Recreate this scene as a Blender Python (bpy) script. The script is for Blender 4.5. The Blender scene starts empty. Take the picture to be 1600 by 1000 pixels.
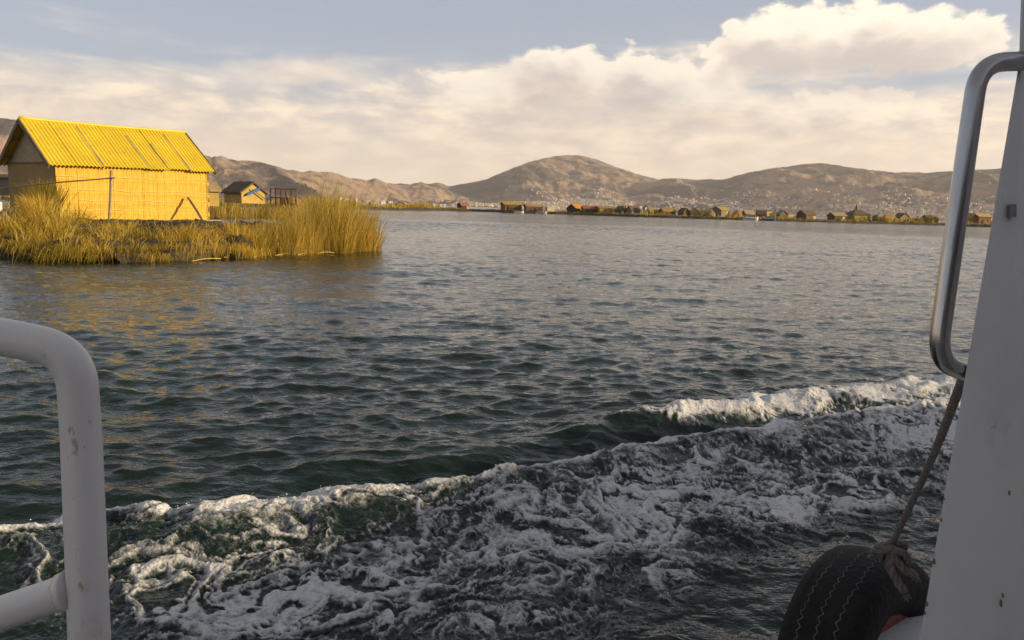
import bpy, math, random
import numpy as np
from mathutils import Vector, Matrix

# ------------------------------------------------------------------ camera
S = bpy.context.scene
COL = S.collection
R = math.radians
F, CXP, CYP = 1200.0, 800.0, 500.0            # focal length and centre in photograph pixels
CAMZ = 1.6
PITCH, ROLL = math.atan(176 / 1200), R(1.7)
_f = Vector((0, math.cos(PITCH), -math.sin(PITCH)))
_r0 = Vector((1, 0, 0)); _u0 = Vector((0, math.sin(PITCH), math.cos(PITCH)))
RIGHT = _r0 * math.cos(ROLL) + _u0 * math.sin(ROLL)
UP = _u0 * math.cos(ROLL) - _r0 * math.sin(ROLL)
CAM = Vector((0, 0, CAMZ))
cd = bpy.data.cameras.new('camera'); cam = bpy.data.objects.new('camera', cd); COL.objects.link(cam)
cd.sensor_width = 36; cd.lens = 36 * F / 1600; cd.clip_start = 0.05; cd.clip_end = 40000
m = Matrix((RIGHT, UP, -_f)).transposed().to_4x4(); m.translation = CAM
cam.matrix_world = m
S.camera = cam

# ------------------------------------------------------------------ light
SUN_EL = R(15.0)
SUN_H = Vector((0.985, -0.09, 0)).normalized()   # horizontal direction towards the sun
SUN_V = SUN_H * math.cos(SUN_EL) + Vector((0, 0, math.sin(SUN_EL)))
SUN_STRENGTH = 5.0
SKY_STRENGTH = 0.085
CLOUD_GAIN = 0.94
sd = bpy.data.lights.new('sun', 'SUN'); sd.energy = SUN_STRENGTH; sd.angle = R(0.55); sd.color = (1.0, 0.79, 0.50)
so = bpy.data.objects.new('sun', sd); COL.objects.link(so)
so.rotation_euler = SUN_V.to_track_quat('Z', 'Y').to_euler()
S.view_settings.view_transform = 'Standard'
S.view_settings.look = 'None'
S.view_settings.gamma = 1.0
S.view_settings.use_curve_mapping = False
S.view_settings.exposure = 0.50
S.render.engine = 'CYCLES'
S.cycles.use_denoising = True
S.cycles.max_bounces = 4
S.cycles.diffuse_bounces = 2
S.cycles.glossy_bounces = 2
S.cycles.volume_bounces = 0
S.cycles.transparent_max_bounces = 8
S.cycles.caustics_reflective = False
S.cycles.caustics_refractive = False


class G:
    """tiny helper to write node graphs as expressions"""
    def __init__(self, nt): self.nt = nt
    def n(self, t, **kw):
        o = self.nt.nodes.new(t)
        for k, v in kw.items(): setattr(o, k, v)
        return o
    def put(self, sock, v):
        if isinstance(v, bpy.types.NodeSocket): self.nt.links.new(v, sock)
        elif v is not None: sock.default_value = v
    def m(self, op, a, b=None, c=None, clamp=False):
        o = self.n('ShaderNodeMath', operation=op); o.use_clamp = clamp
        self.put(o.inputs[0], a); self.put(o.inputs[1], b); self.put(o.inputs[2], c)
        return o.outputs[0]
    def v(self, op, a, b=None, c=None, out=0):
        o = self.n('ShaderNodeVectorMath', operation=op)
        self.put(o.inputs[0], a); self.put(o.inputs[1], b); self.put(o.inputs[2], c)
        return o.outputs[out]
    def scl(self, a, k):
        o = self.n('ShaderNodeVectorMath', operation='SCALE'); self.put(o.inputs[0], a); self.put(o.inputs['Scale'], k)
        return o.outputs[0]
    def length(self, a): return self.v('LENGTH', a, out=1)
    def ss(self, x, lo, hi):
        o = self.n('ShaderNodeMapRange', interpolation_type='SMOOTHSTEP')
        self.put(o.inputs[0], x); self.put(o.inputs[1], lo); self.put(o.inputs[2], hi)
        return o.outputs[0]
    def lin(self, x, lo, hi, a=0.0, b=1.0):
        o = self.n('ShaderNodeMapRange'); self.put(o.inputs[0], x)
        for i, q in enumerate((lo, hi, a, b)): self.put(o.inputs[i + 1], q)
        return o.outputs[0]
    def mix(self, f, a, b):
        o = self.n('ShaderNodeMix', data_type='RGBA'); self.put(o.inputs[0], f)
        self.put(o.inputs[6], a if not isinstance(a, tuple) or len(a) == 4 else (*a, 1))
        self.put(o.inputs[7], b if not isinstance(b, tuple) or len(b) == 4 else (*b, 1))
        return o.outputs[2]
    def noise(self, vec, scale, detail=3, rough=0.55, dist=0.0, out=0):
        o = self.n('ShaderNodeTexNoise'); self.put(o.inputs['Vector'], vec)
        o.inputs['Scale'].default_value = scale; o.inputs['Detail'].default_value = detail
        o.inputs['Roughness'].default_value = rough; o.inputs['Distortion'].default_value = dist
        return o.outputs[out]
    def vor(self, vec, scale, feature='F1', out=0, smooth=None):
        o = self.n('ShaderNodeTexVoronoi', feature=feature); self.put(o.inputs['Vector'], vec)
        o.inputs['Scale'].default_value = scale
        if smooth is not None: o.inputs['Smoothness'].default_value = smooth
        return o.outputs[out]
    def xyz(self, x, y, z):
        o = self.n('ShaderNodeCombineXYZ'); self.put(o.inputs[0], x); self.put(o.inputs[1], y); self.put(o.inputs[2], z)
        return o.outputs[0]
    def sep(self, v):
        o = self.n('ShaderNodeSeparateXYZ'); self.put(o.inputs[0], v); return o.outputs


# ------------------------------------------------------------------ sky
def build_world():
    w = bpy.data.worlds.new('World'); S.world = w; w.use_nodes = True
    nt = w.node_tree; nt.nodes.clear(); g = G(nt)
    sky = g.n('ShaderNodeTexSky', sky_type='NISHITA'); sky.sun_disc = False
    sky.sun_elevation = SUN_EL; sky.sun_rotation = math.atan2(SUN_H.x, SUN_H.y)
    sky.altitude = 3800; sky.air_density = 1.3; sky.dust_density = 3.0; sky.ozone_density = 1.0
    d = g.n('ShaderNodeTexCoord').outputs['Generated']
    x, y, z = g.sep(d)
    k = 180 / math.pi
    az0 = g.m('MULTIPLY', g.m('ARCTAN2', x, y), k)
    el = g.m('MULTIPLY', g.m('ARCSINE', z), k)
    # the same bank of cloud recurs round the whole horizon, every 96 degrees, with other billows
    az = g.m('SUBTRACT', g.m('FLOORED_MODULO', g.m('ADD', az0, 48.0), 96.0), 48.0)
    p = g.xyz(az, el, 0.0)
    q = g.xyz(g.m('MULTIPLY', az0, 0.1), g.m('MULTIPLY', el, 0.17), 0.0)
    n_big = g.noise(q, 2.2, 3, 0.58, out=1)
    warp = g.v('MULTIPLY', g.v('SUBTRACT', n_big, (0.5, 0.5, 0.5)), (5.5, 3.6, 0.0))
    n_small = g.noise(q, 9.0, 4, 0.62, out=1)
    warp2 = g.v('MULTIPLY', g.v('SUBTRACT', n_small, (0.5, 0.5, 0.5)), (1.9, 1.5, 0.0))
    billow = g.vor(g.v('ADD', q, g.scl(warp2, 0.05)), 6.0, 'SMOOTH_F1', smooth=0.35)
    pw = g.v('ADD', g.v('ADD', p, warp), warp2)

    def px(x_, y_):   # photograph pixel -> azimuth, elevation in degrees
        dd = (_f + RIGHT * ((x_ - CXP) / F) - UP * ((y_ - CYP) / F)).normalized()
        return math.degrees(math.atan2(dd.x, dd.y)), math.degrees(math.asin(dd.z))

    def ellipses(lst, pp):
        acc = None
        for (cx, cy, rx, ry) in lst:
            a, e = px(cx, cy); rx_, ry_ = rx * 0.0455, ry * 0.0465
            dv = g.v('MULTIPLY_ADD', pp, (1 / rx_, 1 / ry_, 0), (-a / rx_, -e / ry_, 0))
            val = g.m('SUBTRACT', 1.0, g.length(dv))
            acc = val if acc is None else g.m('SMOOTH_MAX', acc, val, 0.12)
        return acc
    cum = [(900, 118, 118, 50), (1010, 128, 110, 52), (800, 150, 130, 46), (905, 180, 190, 52), (1110, 155, 110, 40),
           (1240, 62, 105, 52), (1390, 58, 125, 50), (1490, 66, 75, 40), (1150, 95, 75, 34), (1330, 90, 150, 34),
           (1330, 168, 125, 24), (1200, 205, 240, 26), (720, 120, 60, 18)]
    D1 = ellipses(cum, pw)
    D1 = g.m('ADD', D1, g.m('MULTIPLY', g.m('SUBTRACT', 0.45, billow), 0.30))
    sunoff = g.v('ADD', pw, (1.2, 1.5, 0.0))
    D2 = ellipses([(900, 118, 118, 50), (1010, 128, 110, 52), (850, 170, 180, 52), (1110, 160, 130, 38), (1240, 62, 105, 52), (1400, 62, 160, 50), (1320, 168, 140, 24)], sunoff)
    D2 = g.m('ADD', D2, g.m('MULTIPLY', g.m('SUBTRACT', 0.45, billow), 0.42))
    low = g.ss(el, 6.0, 13.0)
    cov = g.m('MULTIPLY', g.ss(D1, g.lin(low, 0, 1, -0.10, 0.0), g.lin(az, -14, 6, 0.60, 0.22)), g.lin(low, 0, 1, 0.60, 1.0))
    shade = g.m('MULTIPLY', g.ss(D2, -0.20, 0.75), g.lin(low, 0, 1, 1.0, 0.9))
    # high thin veil that thickens towards the horizon
    qs = g.xyz(g.m('MULTIPLY', az0, 0.035), g.m('MULTIPLY', el, 0.20), 3.0)
    streak = g.noise(qs, 2.0, 4, 0.6, 0.6)
    qf = g.xyz(g.m('MULTIPLY', az0, 0.12), g.m('MULTIPLY', el, 0.35), 7.0)
    fluff = g.noise(qf, 2.6, 4, 0.6, 0.3)
    top = g.m('ADD', g.m('MULTIPLY_ADD', g.m('MULTIPLY', g.ss(az, -2.0, 14.0), g.m('SUBTRACT', 1.0, g.ss(az, 33.0, 46.0))), 1.6, 9.0), g.m('MULTIPLY', g.m('SUBTRACT', streak, 0.5), 13.0))
    veil = g.m('SUBTRACT', 1.0, g.ss(el, g.m('SUBTRACT', top, 4.2), g.m('ADD', top, 1.6)))
    veil = g.m('MULTIPLY', veil, g.lin(fluff, 0.3, 0.62, 0.55, 1.0), clamp=True)
    wisp = g.m('MULTIPLY', g.ss(ellipses([(480, 118, 190, 40), (250, 330, 40, 10)], g.v('ADD', p, warp)), 0.0, 0.9), 0.7)
    veil = g.m('MAXIMUM', veil, wisp)
    hz = g.m('MULTIPLY', g.m('SUBTRACT', 1.0, g.ss(el, 0.5, 7.0)), 0.85)
    pale = g.mix(g.ss(el, 8.0, 40.0), (4.9, 5.7, 7.1), (3.0, 2.9, 2.9))
    skyc = g.mix(0.55, sky.outputs[0], pale)
    skyc = g.scl(skyc, SKY_STRENGTH)
    warmv = g.mix(g.ss(fluff, 0.25, 0.75), (0.76, 0.62, 0.52), (1.12, 0.94, 0.72))
    c = g.mix(veil, skyc, warmv)
    c = g.mix(hz, c, (0.90, 0.74, 0.57))
    under = g.mix(fluff, (0.50, 0.43, 0.405), (0.64, 0.54, 0.48))
    cl = g.mix(shade, (1.04, 0.92, 0.75), under)
    cov = g.m('MULTIPLY', cov, g.ss(el, 3.0, 7.5))
    c = g.mix(g.m('MULTIPLY', cov, 0.95), c, cl)
    bg = g.n('ShaderNodeBackground'); g.put(bg.inputs[0], c); bg.inputs[1].default_value = CLOUD_GAIN
    out = g.n('ShaderNodeOutputWorld'); nt.links.new(bg.outputs[0], out.inputs[0])
    w.cycles.sampling_method = 'MANUAL'; w.cycles.sample_map_resolution = 512
build_world()


# ------------------------------------------------------------------ helpers
def ray(x, y): return _f + RIGHT * ((x - CXP) / F) - UP * ((y - CYP) / F)
def gp(x, y, z=0.0):
    d = ray(x, y); return CAM + d * ((z - CAMZ) / d.z)
def at(x, y, Y):
    d = ray(x, y); return CAM + d * (Y / d.y)
def cp(x, y, zc): return CAM + ray(x, y) * zc
def horizon(x): return 324 + math.tan(ROLL) * (x - 800)

def tag(o, label=None, cat=None, group=None, kind=None):
    if label: o['label'] = label
    if cat: o['category'] = cat
    if group: o['group'] = group
    if kind: o['kind'] = kind
    return o
def empty(name, loc=(0, 0, 0), rz=0.0):
    o = bpy.data.objects.new(name, None); COL.objects.link(o); o.location = loc; o.rotation_euler = (0, 0, rz)
    o.empty_display_size = 0.2
    return o
def link_mesh(name, me, mat, parent=None, loc=None):
    o = bpy.data.objects.new(name, me); COL.objects.link(o)
    if mat and not me.materials: me.materials.append(mat)
    if parent: o.parent = parent
    if loc is not None: o.location = loc
    return o
def np_mesh(name, verts, quads, mat, parent=None, smooth=True, attrs=None, tris=False):
    me = bpy.data.meshes.new(name)
    verts = np.asarray(verts, np.float32); quads = np.asarray(quads, np.int32)
    k = quads.shape[1]
    me.vertices.add(len(verts)); me.vertices.foreach_set('co', verts.ravel())
    me.loops.add(quads.size); me.loops.foreach_set('vertex_index', quads.ravel())
    me.polygons.add(len(quads)); me.polygons.foreach_set('loop_start', np.arange(0, quads.size, k, dtype=np.int32))
    me.polygons.foreach_set('loop_total', np.full(len(quads), k, np.int32))
    me.polygons.foreach_set('use_smooth', np.full(len(quads), smooth, bool))
    for an, av in (attrs or {}).items():
        a = me.attributes.new(an, 'FLOAT', 'POINT'); a.data.foreach_set('value', np.asarray(av, np.float32))
    me.update(calc_edges=True); me.validate()
    return link_mesh(name, me, mat, parent)

class MB:
    def __init__(s): s.v = []; s.f = []
    def add(s, vs, fs):
        b = len(s.v); s.v += [tuple(q) for q in vs]; s.f += [tuple(i + b for i in q) for q in fs]; return s
    def box(s, c, size, rz=0.0, taper=1.0, rot=None):
        hx, hy, hz = [q / 2 for q in size]; vs = []
        for zz, t in ((-hz, 1.0), (hz, taper)):
            for (xx, yy) in ((-hx, -hy), (hx, -hy), (hx, hy), (-hx, hy)):
                p = Vector((xx * t, yy * t, zz))
                if rot is not None: p = rot @ p
                elif rz: p = Matrix.Rotation(rz, 3, 'Z') @ p
                vs.append(p + Vector(c))
        return s.add(vs, [(3, 2, 1, 0), (4, 5, 6, 7), (0, 1, 5, 4), (1, 2, 6, 5), (2, 3, 7, 6), (3, 0, 4, 7)])
    def bar(s, a, b, w, h=None):
        a = Vector(a); b = Vector(b); d = b - a
        q = d.to_track_quat('Z', 'Y').to_matrix()
        return s.box((a + b) / 2, (w, h or w, d.length), rot=q)
    def tube(s, pts, rad, n=10, cap=True):
        pts = [Vector(p) for p in pts]; k = len(pts)
        rr = rad if isinstance(rad, (list, tuple)) else [rad] * k
        t0 = (pts[1] - pts[0]).normalized()
        nrm = t0.orthogonal().normalized(); rings = []; vs = []
        for i, p in enumerate(pts):
            t = (pts[min(i + 1, k - 1)] - pts[max(i - 1, 0)]).normalized()
            nrm = (nrm - t * nrm.dot(t)).normalized(); bn = t.cross(nrm)
            for j in range(n):
                a = 2 * math.pi * j / n
                vs.append(p + (nrm * math.cos(a) + bn * math.sin(a)) * rr[i])
        fs = [(i * n + j, i * n + (j + 1) % n, (i + 1) * n + (j + 1) % n, (i + 1) * n + j) for i in range(k - 1) for j in range(n)]
        if cap: fs += [tuple(range(n))[::-1], tuple((k - 1) * n + j for j in range(n))]
        return s.add(vs, fs)
    def prism(s, poly, off):
        """polygon (3d points) extruded by vector off"""
        n = len(poly); off = Vector(off); vs = [Vector(p) for p in poly] + [Vector(p) + off for p in poly]
        fs = [tuple(range(n))[::-1], tuple(range(n, 2 * n))] + [(i, (i + 1) % n, n + (i + 1) % n, n + i) for i in range(n)]
        return s.add(vs, fs)
    def build(s, name, mat, parent=None, smooth=False, auto=None):
        me = bpy.data.meshes.new(name); me.from_pydata(s.v, [], s.f); me.update()
        if smooth:
            me.polygons.foreach_set('use_smooth', [True] * len(me.polygons))
            if auto: me.set_sharp_from_angle(angle=R(auto))
        o = link_mesh(name, me, mat, parent)
        return o

def bezier(ctrl, n=12):
    """Catmull-Rom through control points"""
    P = [Vector(p) for p in ctrl]; P = [P[0] * 2 - P[1]] + P + [P[-1] * 2 - P[-2]]; out = []
    for i in range(1, len(P) - 2):
        for k in range(n):
            t = k / n; a, b, c, d = P[i - 1], P[i], P[i + 1], P[i + 2]
            out.append(0.5 * ((2 * b) + (c - a) * t + (2 * a - 5 * b + 4 * c - d) * t * t + (3 * b - a - 3 * c + d) * t ** 3))
    out.append(P[-2]); return out
def fillet(pts, rad, n=8):
    """polyline with rounded corners"""
    P = [Vector(p) for p in pts]; out = [P[0]]
    for i in range(1, len(P) - 1):
        a = (P[i - 1] - P[i]); b = (P[i + 1] - P[i]); r = min(rad[i - 1] if isinstance(rad, list) else rad, a.length * .49, b.length * .49)
        p0 = P[i] + a.normalized() * r; p1 = P[i] + b.normalized() * r
        for k in range(n + 1):
            t = k / n; out.append(p0 * (1 - t) ** 2 + P[i] * 2 * t * (1 - t) + p1 * t * t)
    out.append(P[-1])
    res = []
    for a, b in zip(out[:-1], out[1:]):
        k = max(1, int((b - a).length / 0.03)) if (b - a).length < 3 else 1
        for j in range(k): res.append(a.lerp(b, j / k))
    res.append(out[-1]); return res

# ---- noise tiles by spectral synthesis
def tile_noise(N, beta, seed, lo=1, hi=None):
    rg = np.random.default_rng(seed); k = np.fft.fftfreq(N) * N
    kx, ky = np.meshgrid(k, k); kk = np.hypot(kx, ky); kk[0, 0] = 1
    a = kk ** (-beta); a[kk < lo] = 0
    if hi: a = a * np.exp(-(kk / hi) ** 2)
    a[0, 0] = 0
    h = np.fft.ifft2(np.fft.fft2(rg.standard_normal((N, N))) * a).real
    return (h / h.std()).astype(np.float32)
def samp(T, x, y, L):
    N = T.shape[0]; u = (x / L) % 1.0 * N; v = (y / L) % 1.0 * N
    i = np.floor(u).astype(int); j = np.floor(v).astype(int); fu = u - i; fv = v - j
    i %= N; j %= N; i1 = (i + 1) % N; j1 = (j + 1) % N
    return (T[j, i] * (1 - fu) + T[j, i1] * fu) * (1 - fv) + (T[j1, i] * (1 - fu) + T[j1, i1] * fu) * fv
def sstep(x, a, b):
    t = np.clip((x - a) / (b - a), 0, 1); return t * t * (3 - 2 * t)

# ------------------------------------------------------------------ materials
def new_mat(name):
    mt = bpy.data.materials.new(name); mt.use_nodes = True; nt = mt.node_tree; nt.nodes.clear()
    g = G(nt); b = g.n('ShaderNodeBsdfPrincipled'); o = g.n('ShaderNodeOutputMaterial')
    nt.links.new(b.outputs[0], o.inputs[0]); return mt, g, b, o
def simple(name, c1, c2=None, scale=3.0, rough=0.8, metal=0.0, bump=0.0, bscale=None, stretch=(1, 1, 1), detail=4, dirt=None, spec=0.5):
    mt, g, b, o = new_mat(name)
    tc = g.n('ShaderNodeTexCoord').outputs['Object']
    vec = g.v('MULTIPLY', tc, stretch)
    nz = g.noise(vec, scale, detail, 0.6)
    col = g.mix(g.ss(nz, 0.32, 0.68), c1, c2 or c1)
    if dirt:
        d = g.ss(g.noise(tc, dirt[1], 5, 0.65, 0.4), dirt[2], dirt[2] + 0.12); col = g.mix(d, col, dirt[0])
    g.put(b.inputs['Base Color'], col if c2 or dirt else (*c1, 1))
    b.inputs['Roughness'].default_value = rough; b.inputs['Metallic'].default_value = metal
    b.inputs['Specular IOR Level'].default_value = spec
    if bump:
        bn = g.n('ShaderNodeBump'); bn.inputs['Strength'].default_value = bump; bn.inputs['Distance'].default_value = 0.02
        g.put(bn.inputs['Height'], g.noise(vec, bscale or scale * 3, 4, 0.6)); g.put(b.inputs['Normal'], bn.outputs[0])
    return mt

def water_material():
    mt, g, b, o = new_mat('lake_water')
    tc = g.n('ShaderNodeTexCoord').outputs['Object']
    at_ = g.n('ShaderNodeAttribute', attribute_name='far'); far = at_.outputs['Fac']
    g.put(b.inputs['Base Color'], g.mix(g.ss(g.noise(tc, 0.35, 3), 0.35, 0.7), (0.006, 0.016, 0.012), (0.010, 0.026, 0.019)))
    g.put(b.inputs['Roughness'], g.lin(far, 0.0, 1.0, 0.04, 0.11)); b.inputs['IOR'].default_value = 1.333
    v1 = g.v('MULTIPLY', tc, (0.62, 1.0, 1.0))
    ripple = g.noise(v1, 7.0, 4, 0.6, 0.3)
    chop = g.noise(g.v('MULTIPLY', tc, (0.5, 1.15, 1.0)), 1.6, 4, 0.62, 0.4)
    gust = g.lin(g.noise(g.v('MULTIPLY', tc, (0.25, 1.0, 1.0)), 0.055, 3, 0.6), 0.35, 0.65, 0.45, 1.15)
    h = g.m('ADD', g.m('MULTIPLY', ripple, 0.026), g.m('MULTIPLY', g.m('MULTIPLY', chop, far), g.m('MULTIPLY', gust, 0.21)))
    bn = g.n('ShaderNodeBump'); bn.inputs['Strength'].default_value = 1.0; bn.inputs['Distance'].default_value = 1.0
    g.put(bn.inputs['Height'], h); g.put(b.inputs['Normal'], bn.outputs[0])
    return mt
def foam_material():
    mt, g, b, o = new_mat('wake_foam')
    tc = g.n('ShaderNodeTexCoord').outputs['Object']
    a = g.n('ShaderNodeAttribute', attribute_name='foam').outputs['Fac']
    bub = g.vor(tc, 70.0, 'F1'); bub2 = g.vor(tc, 26.0, 'F1')
    lace = g.vor(g.v('ADD', tc, g.scl(g.noise(tc, 14.0, 3, 0.6, out=1), 0.08)), 24.0, 'DISTANCE_TO_EDGE')
    grain = g.noise(tc, 120.0, 3, 0.7)
    f = g.m('ADD', a, g.m('MULTIPLY', g.m('SUBTRACT', grain, 0.5), 0.60))
    f = g.m('ADD', f, g.m('MULTIPLY', g.m('SUBTRACT', 0.14, lace), 0.75))
    f = g.m('ADD', f, g.m('MULTIPLY', g.m('SUBTRACT', g.noise(g.v('MULTIPLY', tc, (0.6, 1.0, 1.0)), 34.0, 5, 0.65, 0.8), 0.5), 0.9))
    alpha = g.m('MULTIPLY', g.ss(f, 0.08, 1.15), 0.90)
    g.put(b.inputs['Base Color'], g.mix(g.ss(f, 0.35, 1.1), (0.50, 0.52, 0.51), (0.80, 0.79, 0.79)))
    b.inputs['Roughness'].default_value = 0.45
    b.inputs['Specular IOR Level'].default_value = 0.35
    bn = g.n('ShaderNodeBump'); bn.inputs['Strength'].default_value = 0.55; bn.inputs['Distance'].default_value = 0.008
    hh = g.m('SUBTRACT', g.m('MULTIPLY', grain, 0.5), g.m('ADD', bub, g.m('MULTIPLY', bub2, 0.8)))
    g.put(bn.inputs['Height'], hh); g.put(b.inputs['Normal'], bn.outputs[0])
    tr = g.n('ShaderNodeBsdfTransparent'); mx = g.n('ShaderNodeMixShader')
    g.put(mx.inputs[0], alpha); g.nt.links.new(tr.outputs[0], mx.inputs[1]); g.nt.links.new(b.outputs[0], mx.inputs[2])
    g.nt.links.new(mx.outputs[0], o.inputs[0])
    return mt
def reed_material(name, dry, dry2, green):
    mt, g, b, o = new_mat(name)
    t = g.n('ShaderNodeAttribute', attribute_name='tint').outputs['Fac']
    c = g.mix(g.ss(t, 0.0, 0.5), green, dry); c = g.mix(g.ss(t, 0.5, 1.0), c, dry2)
    g.put(b.inputs['Base Color'], c); b.inputs['Roughness'].default_value = 0.6
    b.inputs['Specular IOR Level'].default_value = 0.3
    tl = g.n('ShaderNodeBsdfTranslucent'); g.put(tl.inputs[0], c)
    mx = g.n('ShaderNodeMixShader'); mx.inputs[0].default_value = 0.25
    g.nt.links.new(b.outputs[0], mx.inputs[1]); g.nt.links.new(tl.outputs[0], mx.inputs[2]); g.nt.links.new(mx.outputs[0], o.inputs[0])
    return mt
def hill_material():
    mt, g, b, o = new_mat('dry_hillside')
    tc = g.n('ShaderNodeTexCoord').outputs['Object']
    z = g.sep(tc)[2]
    v = g.v('MULTIPLY', tc, (1, 1, 2.5))
    n1 = g.noise(v, 0.0019, 6, 0.60, 0.6); n2 = g.noise(v, 0.011, 6, 0.65, 0.3)
    c = g.mix(g.ss(n1, 0.43, 0.54), (0.125, 0.098, 0.088), (0.40, 0.275, 0.185))  # broad dark patches: scrub, and cloud shadow laid into the colour
    c = g.mix(g.m('MULTIPLY', g.ss(n2, 0.50, 0.62), 0.75), c, (0.085, 0.072, 0.062))
    rows = g.noise(g.v('MULTIPLY', tc, (0.35, 0.6, 7.0)), 0.018, 4, 0.6)
    c = g.mix(g.m('MULTIPLY', g.ss(rows, 0.56, 0.66), 0.5), c, (0.36, 0.27, 0.19))
    g.put(b.inputs['Base Color'], c); b.inputs['Roughness'].default_value = 0.95; b.inputs['Specular IOR Level'].default_value = 0.1
    bn = g.n('ShaderNodeBump'); bn.inputs['Strength'].default_value = 0.7; bn.inputs['Distance'].default_value = 25.0
    g.put(bn.inputs['Height'], g.noise(tc, 0.012, 6, 0.65)); g.put(b.inputs['Normal'], bn.outputs[0])
    return mt
def paint_material(name, base, scuff, rough=0.35, thr=0.69):
    mt, g, b, o = new_mat(name)
    tc = g.n('ShaderNodeTexCoord').outputs['Object']
    big = g.noise(tc, 5.0, 5, 0.65)
    c = g.mix(g.ss(big, 0.35, 0.75), base, tuple(q * 0.90 for q in base))
    vs = g.v('ADD', tc, g.scl(g.noise(tc, 30.0, 3, out=1), 0.02))
    sp = g.noise(g.v('MULTIPLY', vs, (1.6, 1.6, 0.8)), 34.0, 4, 0.7)
    c = g.mix(g.m('MULTIPLY', g.ss(sp, thr, thr + 0.07), 0.6), c, scuff)
    sp2 = g.noise(g.v('MULTIPLY', vs, (1, 1, 0.5)), 11.0, 5, 0.7)
    c = g.mix(g.m('MULTIPLY', g.ss(sp2, 0.60, 0.75), 0.35), c, scuff)
    g.put(b.inputs['Base Color'], c)
    g.put(b.inputs['Roughness'], g.lin(big, 0.3, 0.7, rough - 0.06, rough + 0.15))
    bn = g.n('ShaderNodeBump'); bn.inputs['Strength'].default_value = 0.25; bn.inputs['Distance'].default_value = 0.002
    g.put(bn.inputs['Height'], g.noise(tc, 60.0, 4, 0.6)); g.put(b.inputs['Normal'], bn.outputs[0])
    return mt
def mat_wall(name, c1, c2, scale=60):
    """woven reed mat: fine vertical stems"""
    mt, g, b, o = new_mat(name)
    tc = g.n('ShaderNodeTexCoord').outputs['Object']
    v = g.v('MULTIPLY', tc, (1, 1, 0.035))
    st = g.noise(v, scale, 3, 0.6); big = g.noise(tc, 1.3, 4, 0.6)
    c = g.mix(g.ss(st, 0.35, 0.68), c1, c2); c = g.mix(g.m('MULTIPLY', g.ss(big, 0.45, 0.75), 0.35), c, tuple(q * 0.62 for q in c1))
    g.put(b.inputs['Base Color'], c); b.inputs['Roughness'].default_value = 0.75; b.inputs['Specular IOR Level'].default_value = 0.25
    bn = g.n('ShaderNodeBump'); bn.inputs['Strength'].default_value = 0.6; bn.inputs['Distance'].default_value = 0.02
    g.put(bn.inputs['Height'], st); g.put(b.inputs['Normal'], bn.outputs[0]); return mt

M = {}
M['water'] = water_material(); M['foam'] = foam_material(); M['hill'] = hill_material()
M['reed'] = reed_material('reed_blades', (0.68, 0.43, 0.045), (0.92, 0.65, 0.12), (0.23, 0.205, 0.028))
M['tall'] = reed_material('tall_reed_blades', (0.66, 0.43, 0.06), (0.92, 0.66, 0.17), (0.20, 0.20, 0.03))
M['straw'] = simple('matted_straw', (0.13, 0.085, 0.035), (0.26, 0.17, 0.055), 4.0, 0.9, bump=0.9, bscale=18, stretch=(1, 1, 5))
M['peat'] = simple('dark_reed_peat', (0.030, 0.022, 0.013), (0.085, 0.058, 0.026), 3.0, 0.9, bump=1.0, bscale=14, stretch=(1, 1, 5))
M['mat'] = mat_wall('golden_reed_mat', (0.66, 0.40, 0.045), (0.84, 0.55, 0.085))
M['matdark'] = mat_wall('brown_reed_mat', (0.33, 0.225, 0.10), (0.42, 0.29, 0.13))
M['ply'] = simple('weathered_board', (0.46, 0.38, 0.27), (0.38, 0.30, 0.20), 2.0, 0.8, stretch=(1, 1, 6))
M['yellowroof'] = simple('yellow_roof_paint', (0.80, 0.60, 0.028), (0.72, 0.52, 0.024), 1.1, 0.42, bump=0.1, dirt=((0.42, 0.30, 0.06), 2.5, 0.62))
M['roofgap'] = simple('bare_sheet_lap', (0.46, 0.40, 0.28), (0.40, 0.31, 0.14), 6.0, 0.6)
M['timber'] = simple('old_timber', (0.17, 0.115, 0.065), (0.27, 0.19, 0.11), 4.0, 0.85, bump=0.5, stretch=(1, 1, .2))
M['palewood'] = simple('sun_bleached_pole', (0.50, 0.38, 0.21), (0.38, 0.28, 0.15), 5.0, 0.8, bump=0.4)
M['cord'] = simple('pale_binding_cord', (0.80, 0.62, 0.24), (0.70, 0.50, 0.17), 9.0, 0.8)
M['white'] = paint_material('white_boat_paint', (0.86, 0.85, 0.85), (0.34, 0.25, 0.19))
M['whiterail'] = paint_material('white_rail_paint', (0.83, 0.80, 0.77), (0.36, 0.22, 0.14), 0.3, 0.635)
M['hullwhite'] = paint_material('white_hull_paint', (0.70, 0.72, 0.75), (0.40, 0.32, 0.25))
M['steel'] = simple('brushed_steel', (0.50, 0.49, 0.48), (0.42, 0.41, 0.40), 40, 0.24, 1.0, bump=0.05, stretch=(1, 1, .05))
M['rubber'] = simple('worn_black_rubber', (0.008, 0.008, 0.009), (0.016, 0.015, 0.015), 14.0, 0.7, bump=0.5, bscale=70, spec=0.25)
M['groove'] = simple('dusty_tread_groove', (0.115, 0.105, 0.10), (0.06, 0.055, 0.055), 30.0, 0.9)
M['red'] = simple('red_rub_strip', (0.30, 0.055, 0.03), (0.23, 0.045, 0.03), 20.0, 0.5, bump=0.2)
M['rope'] = simple('grey_brown_rope', (0.27, 0.24, 0.215), (0.16, 0.14, 0.125), 90.0, 0.9, bump=0.6, bscale=400)
M['blue'] = simple('blue_cloth', (0.05, 0.13, 0.42), (0.03, 0.08, 0.30), 4, 0.7)
M['boatwhite'] = simple('far_white_paint', (0.70, 0.70, 0.70), (0.6, 0.6, 0.58), 1.0, 0.5)
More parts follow.
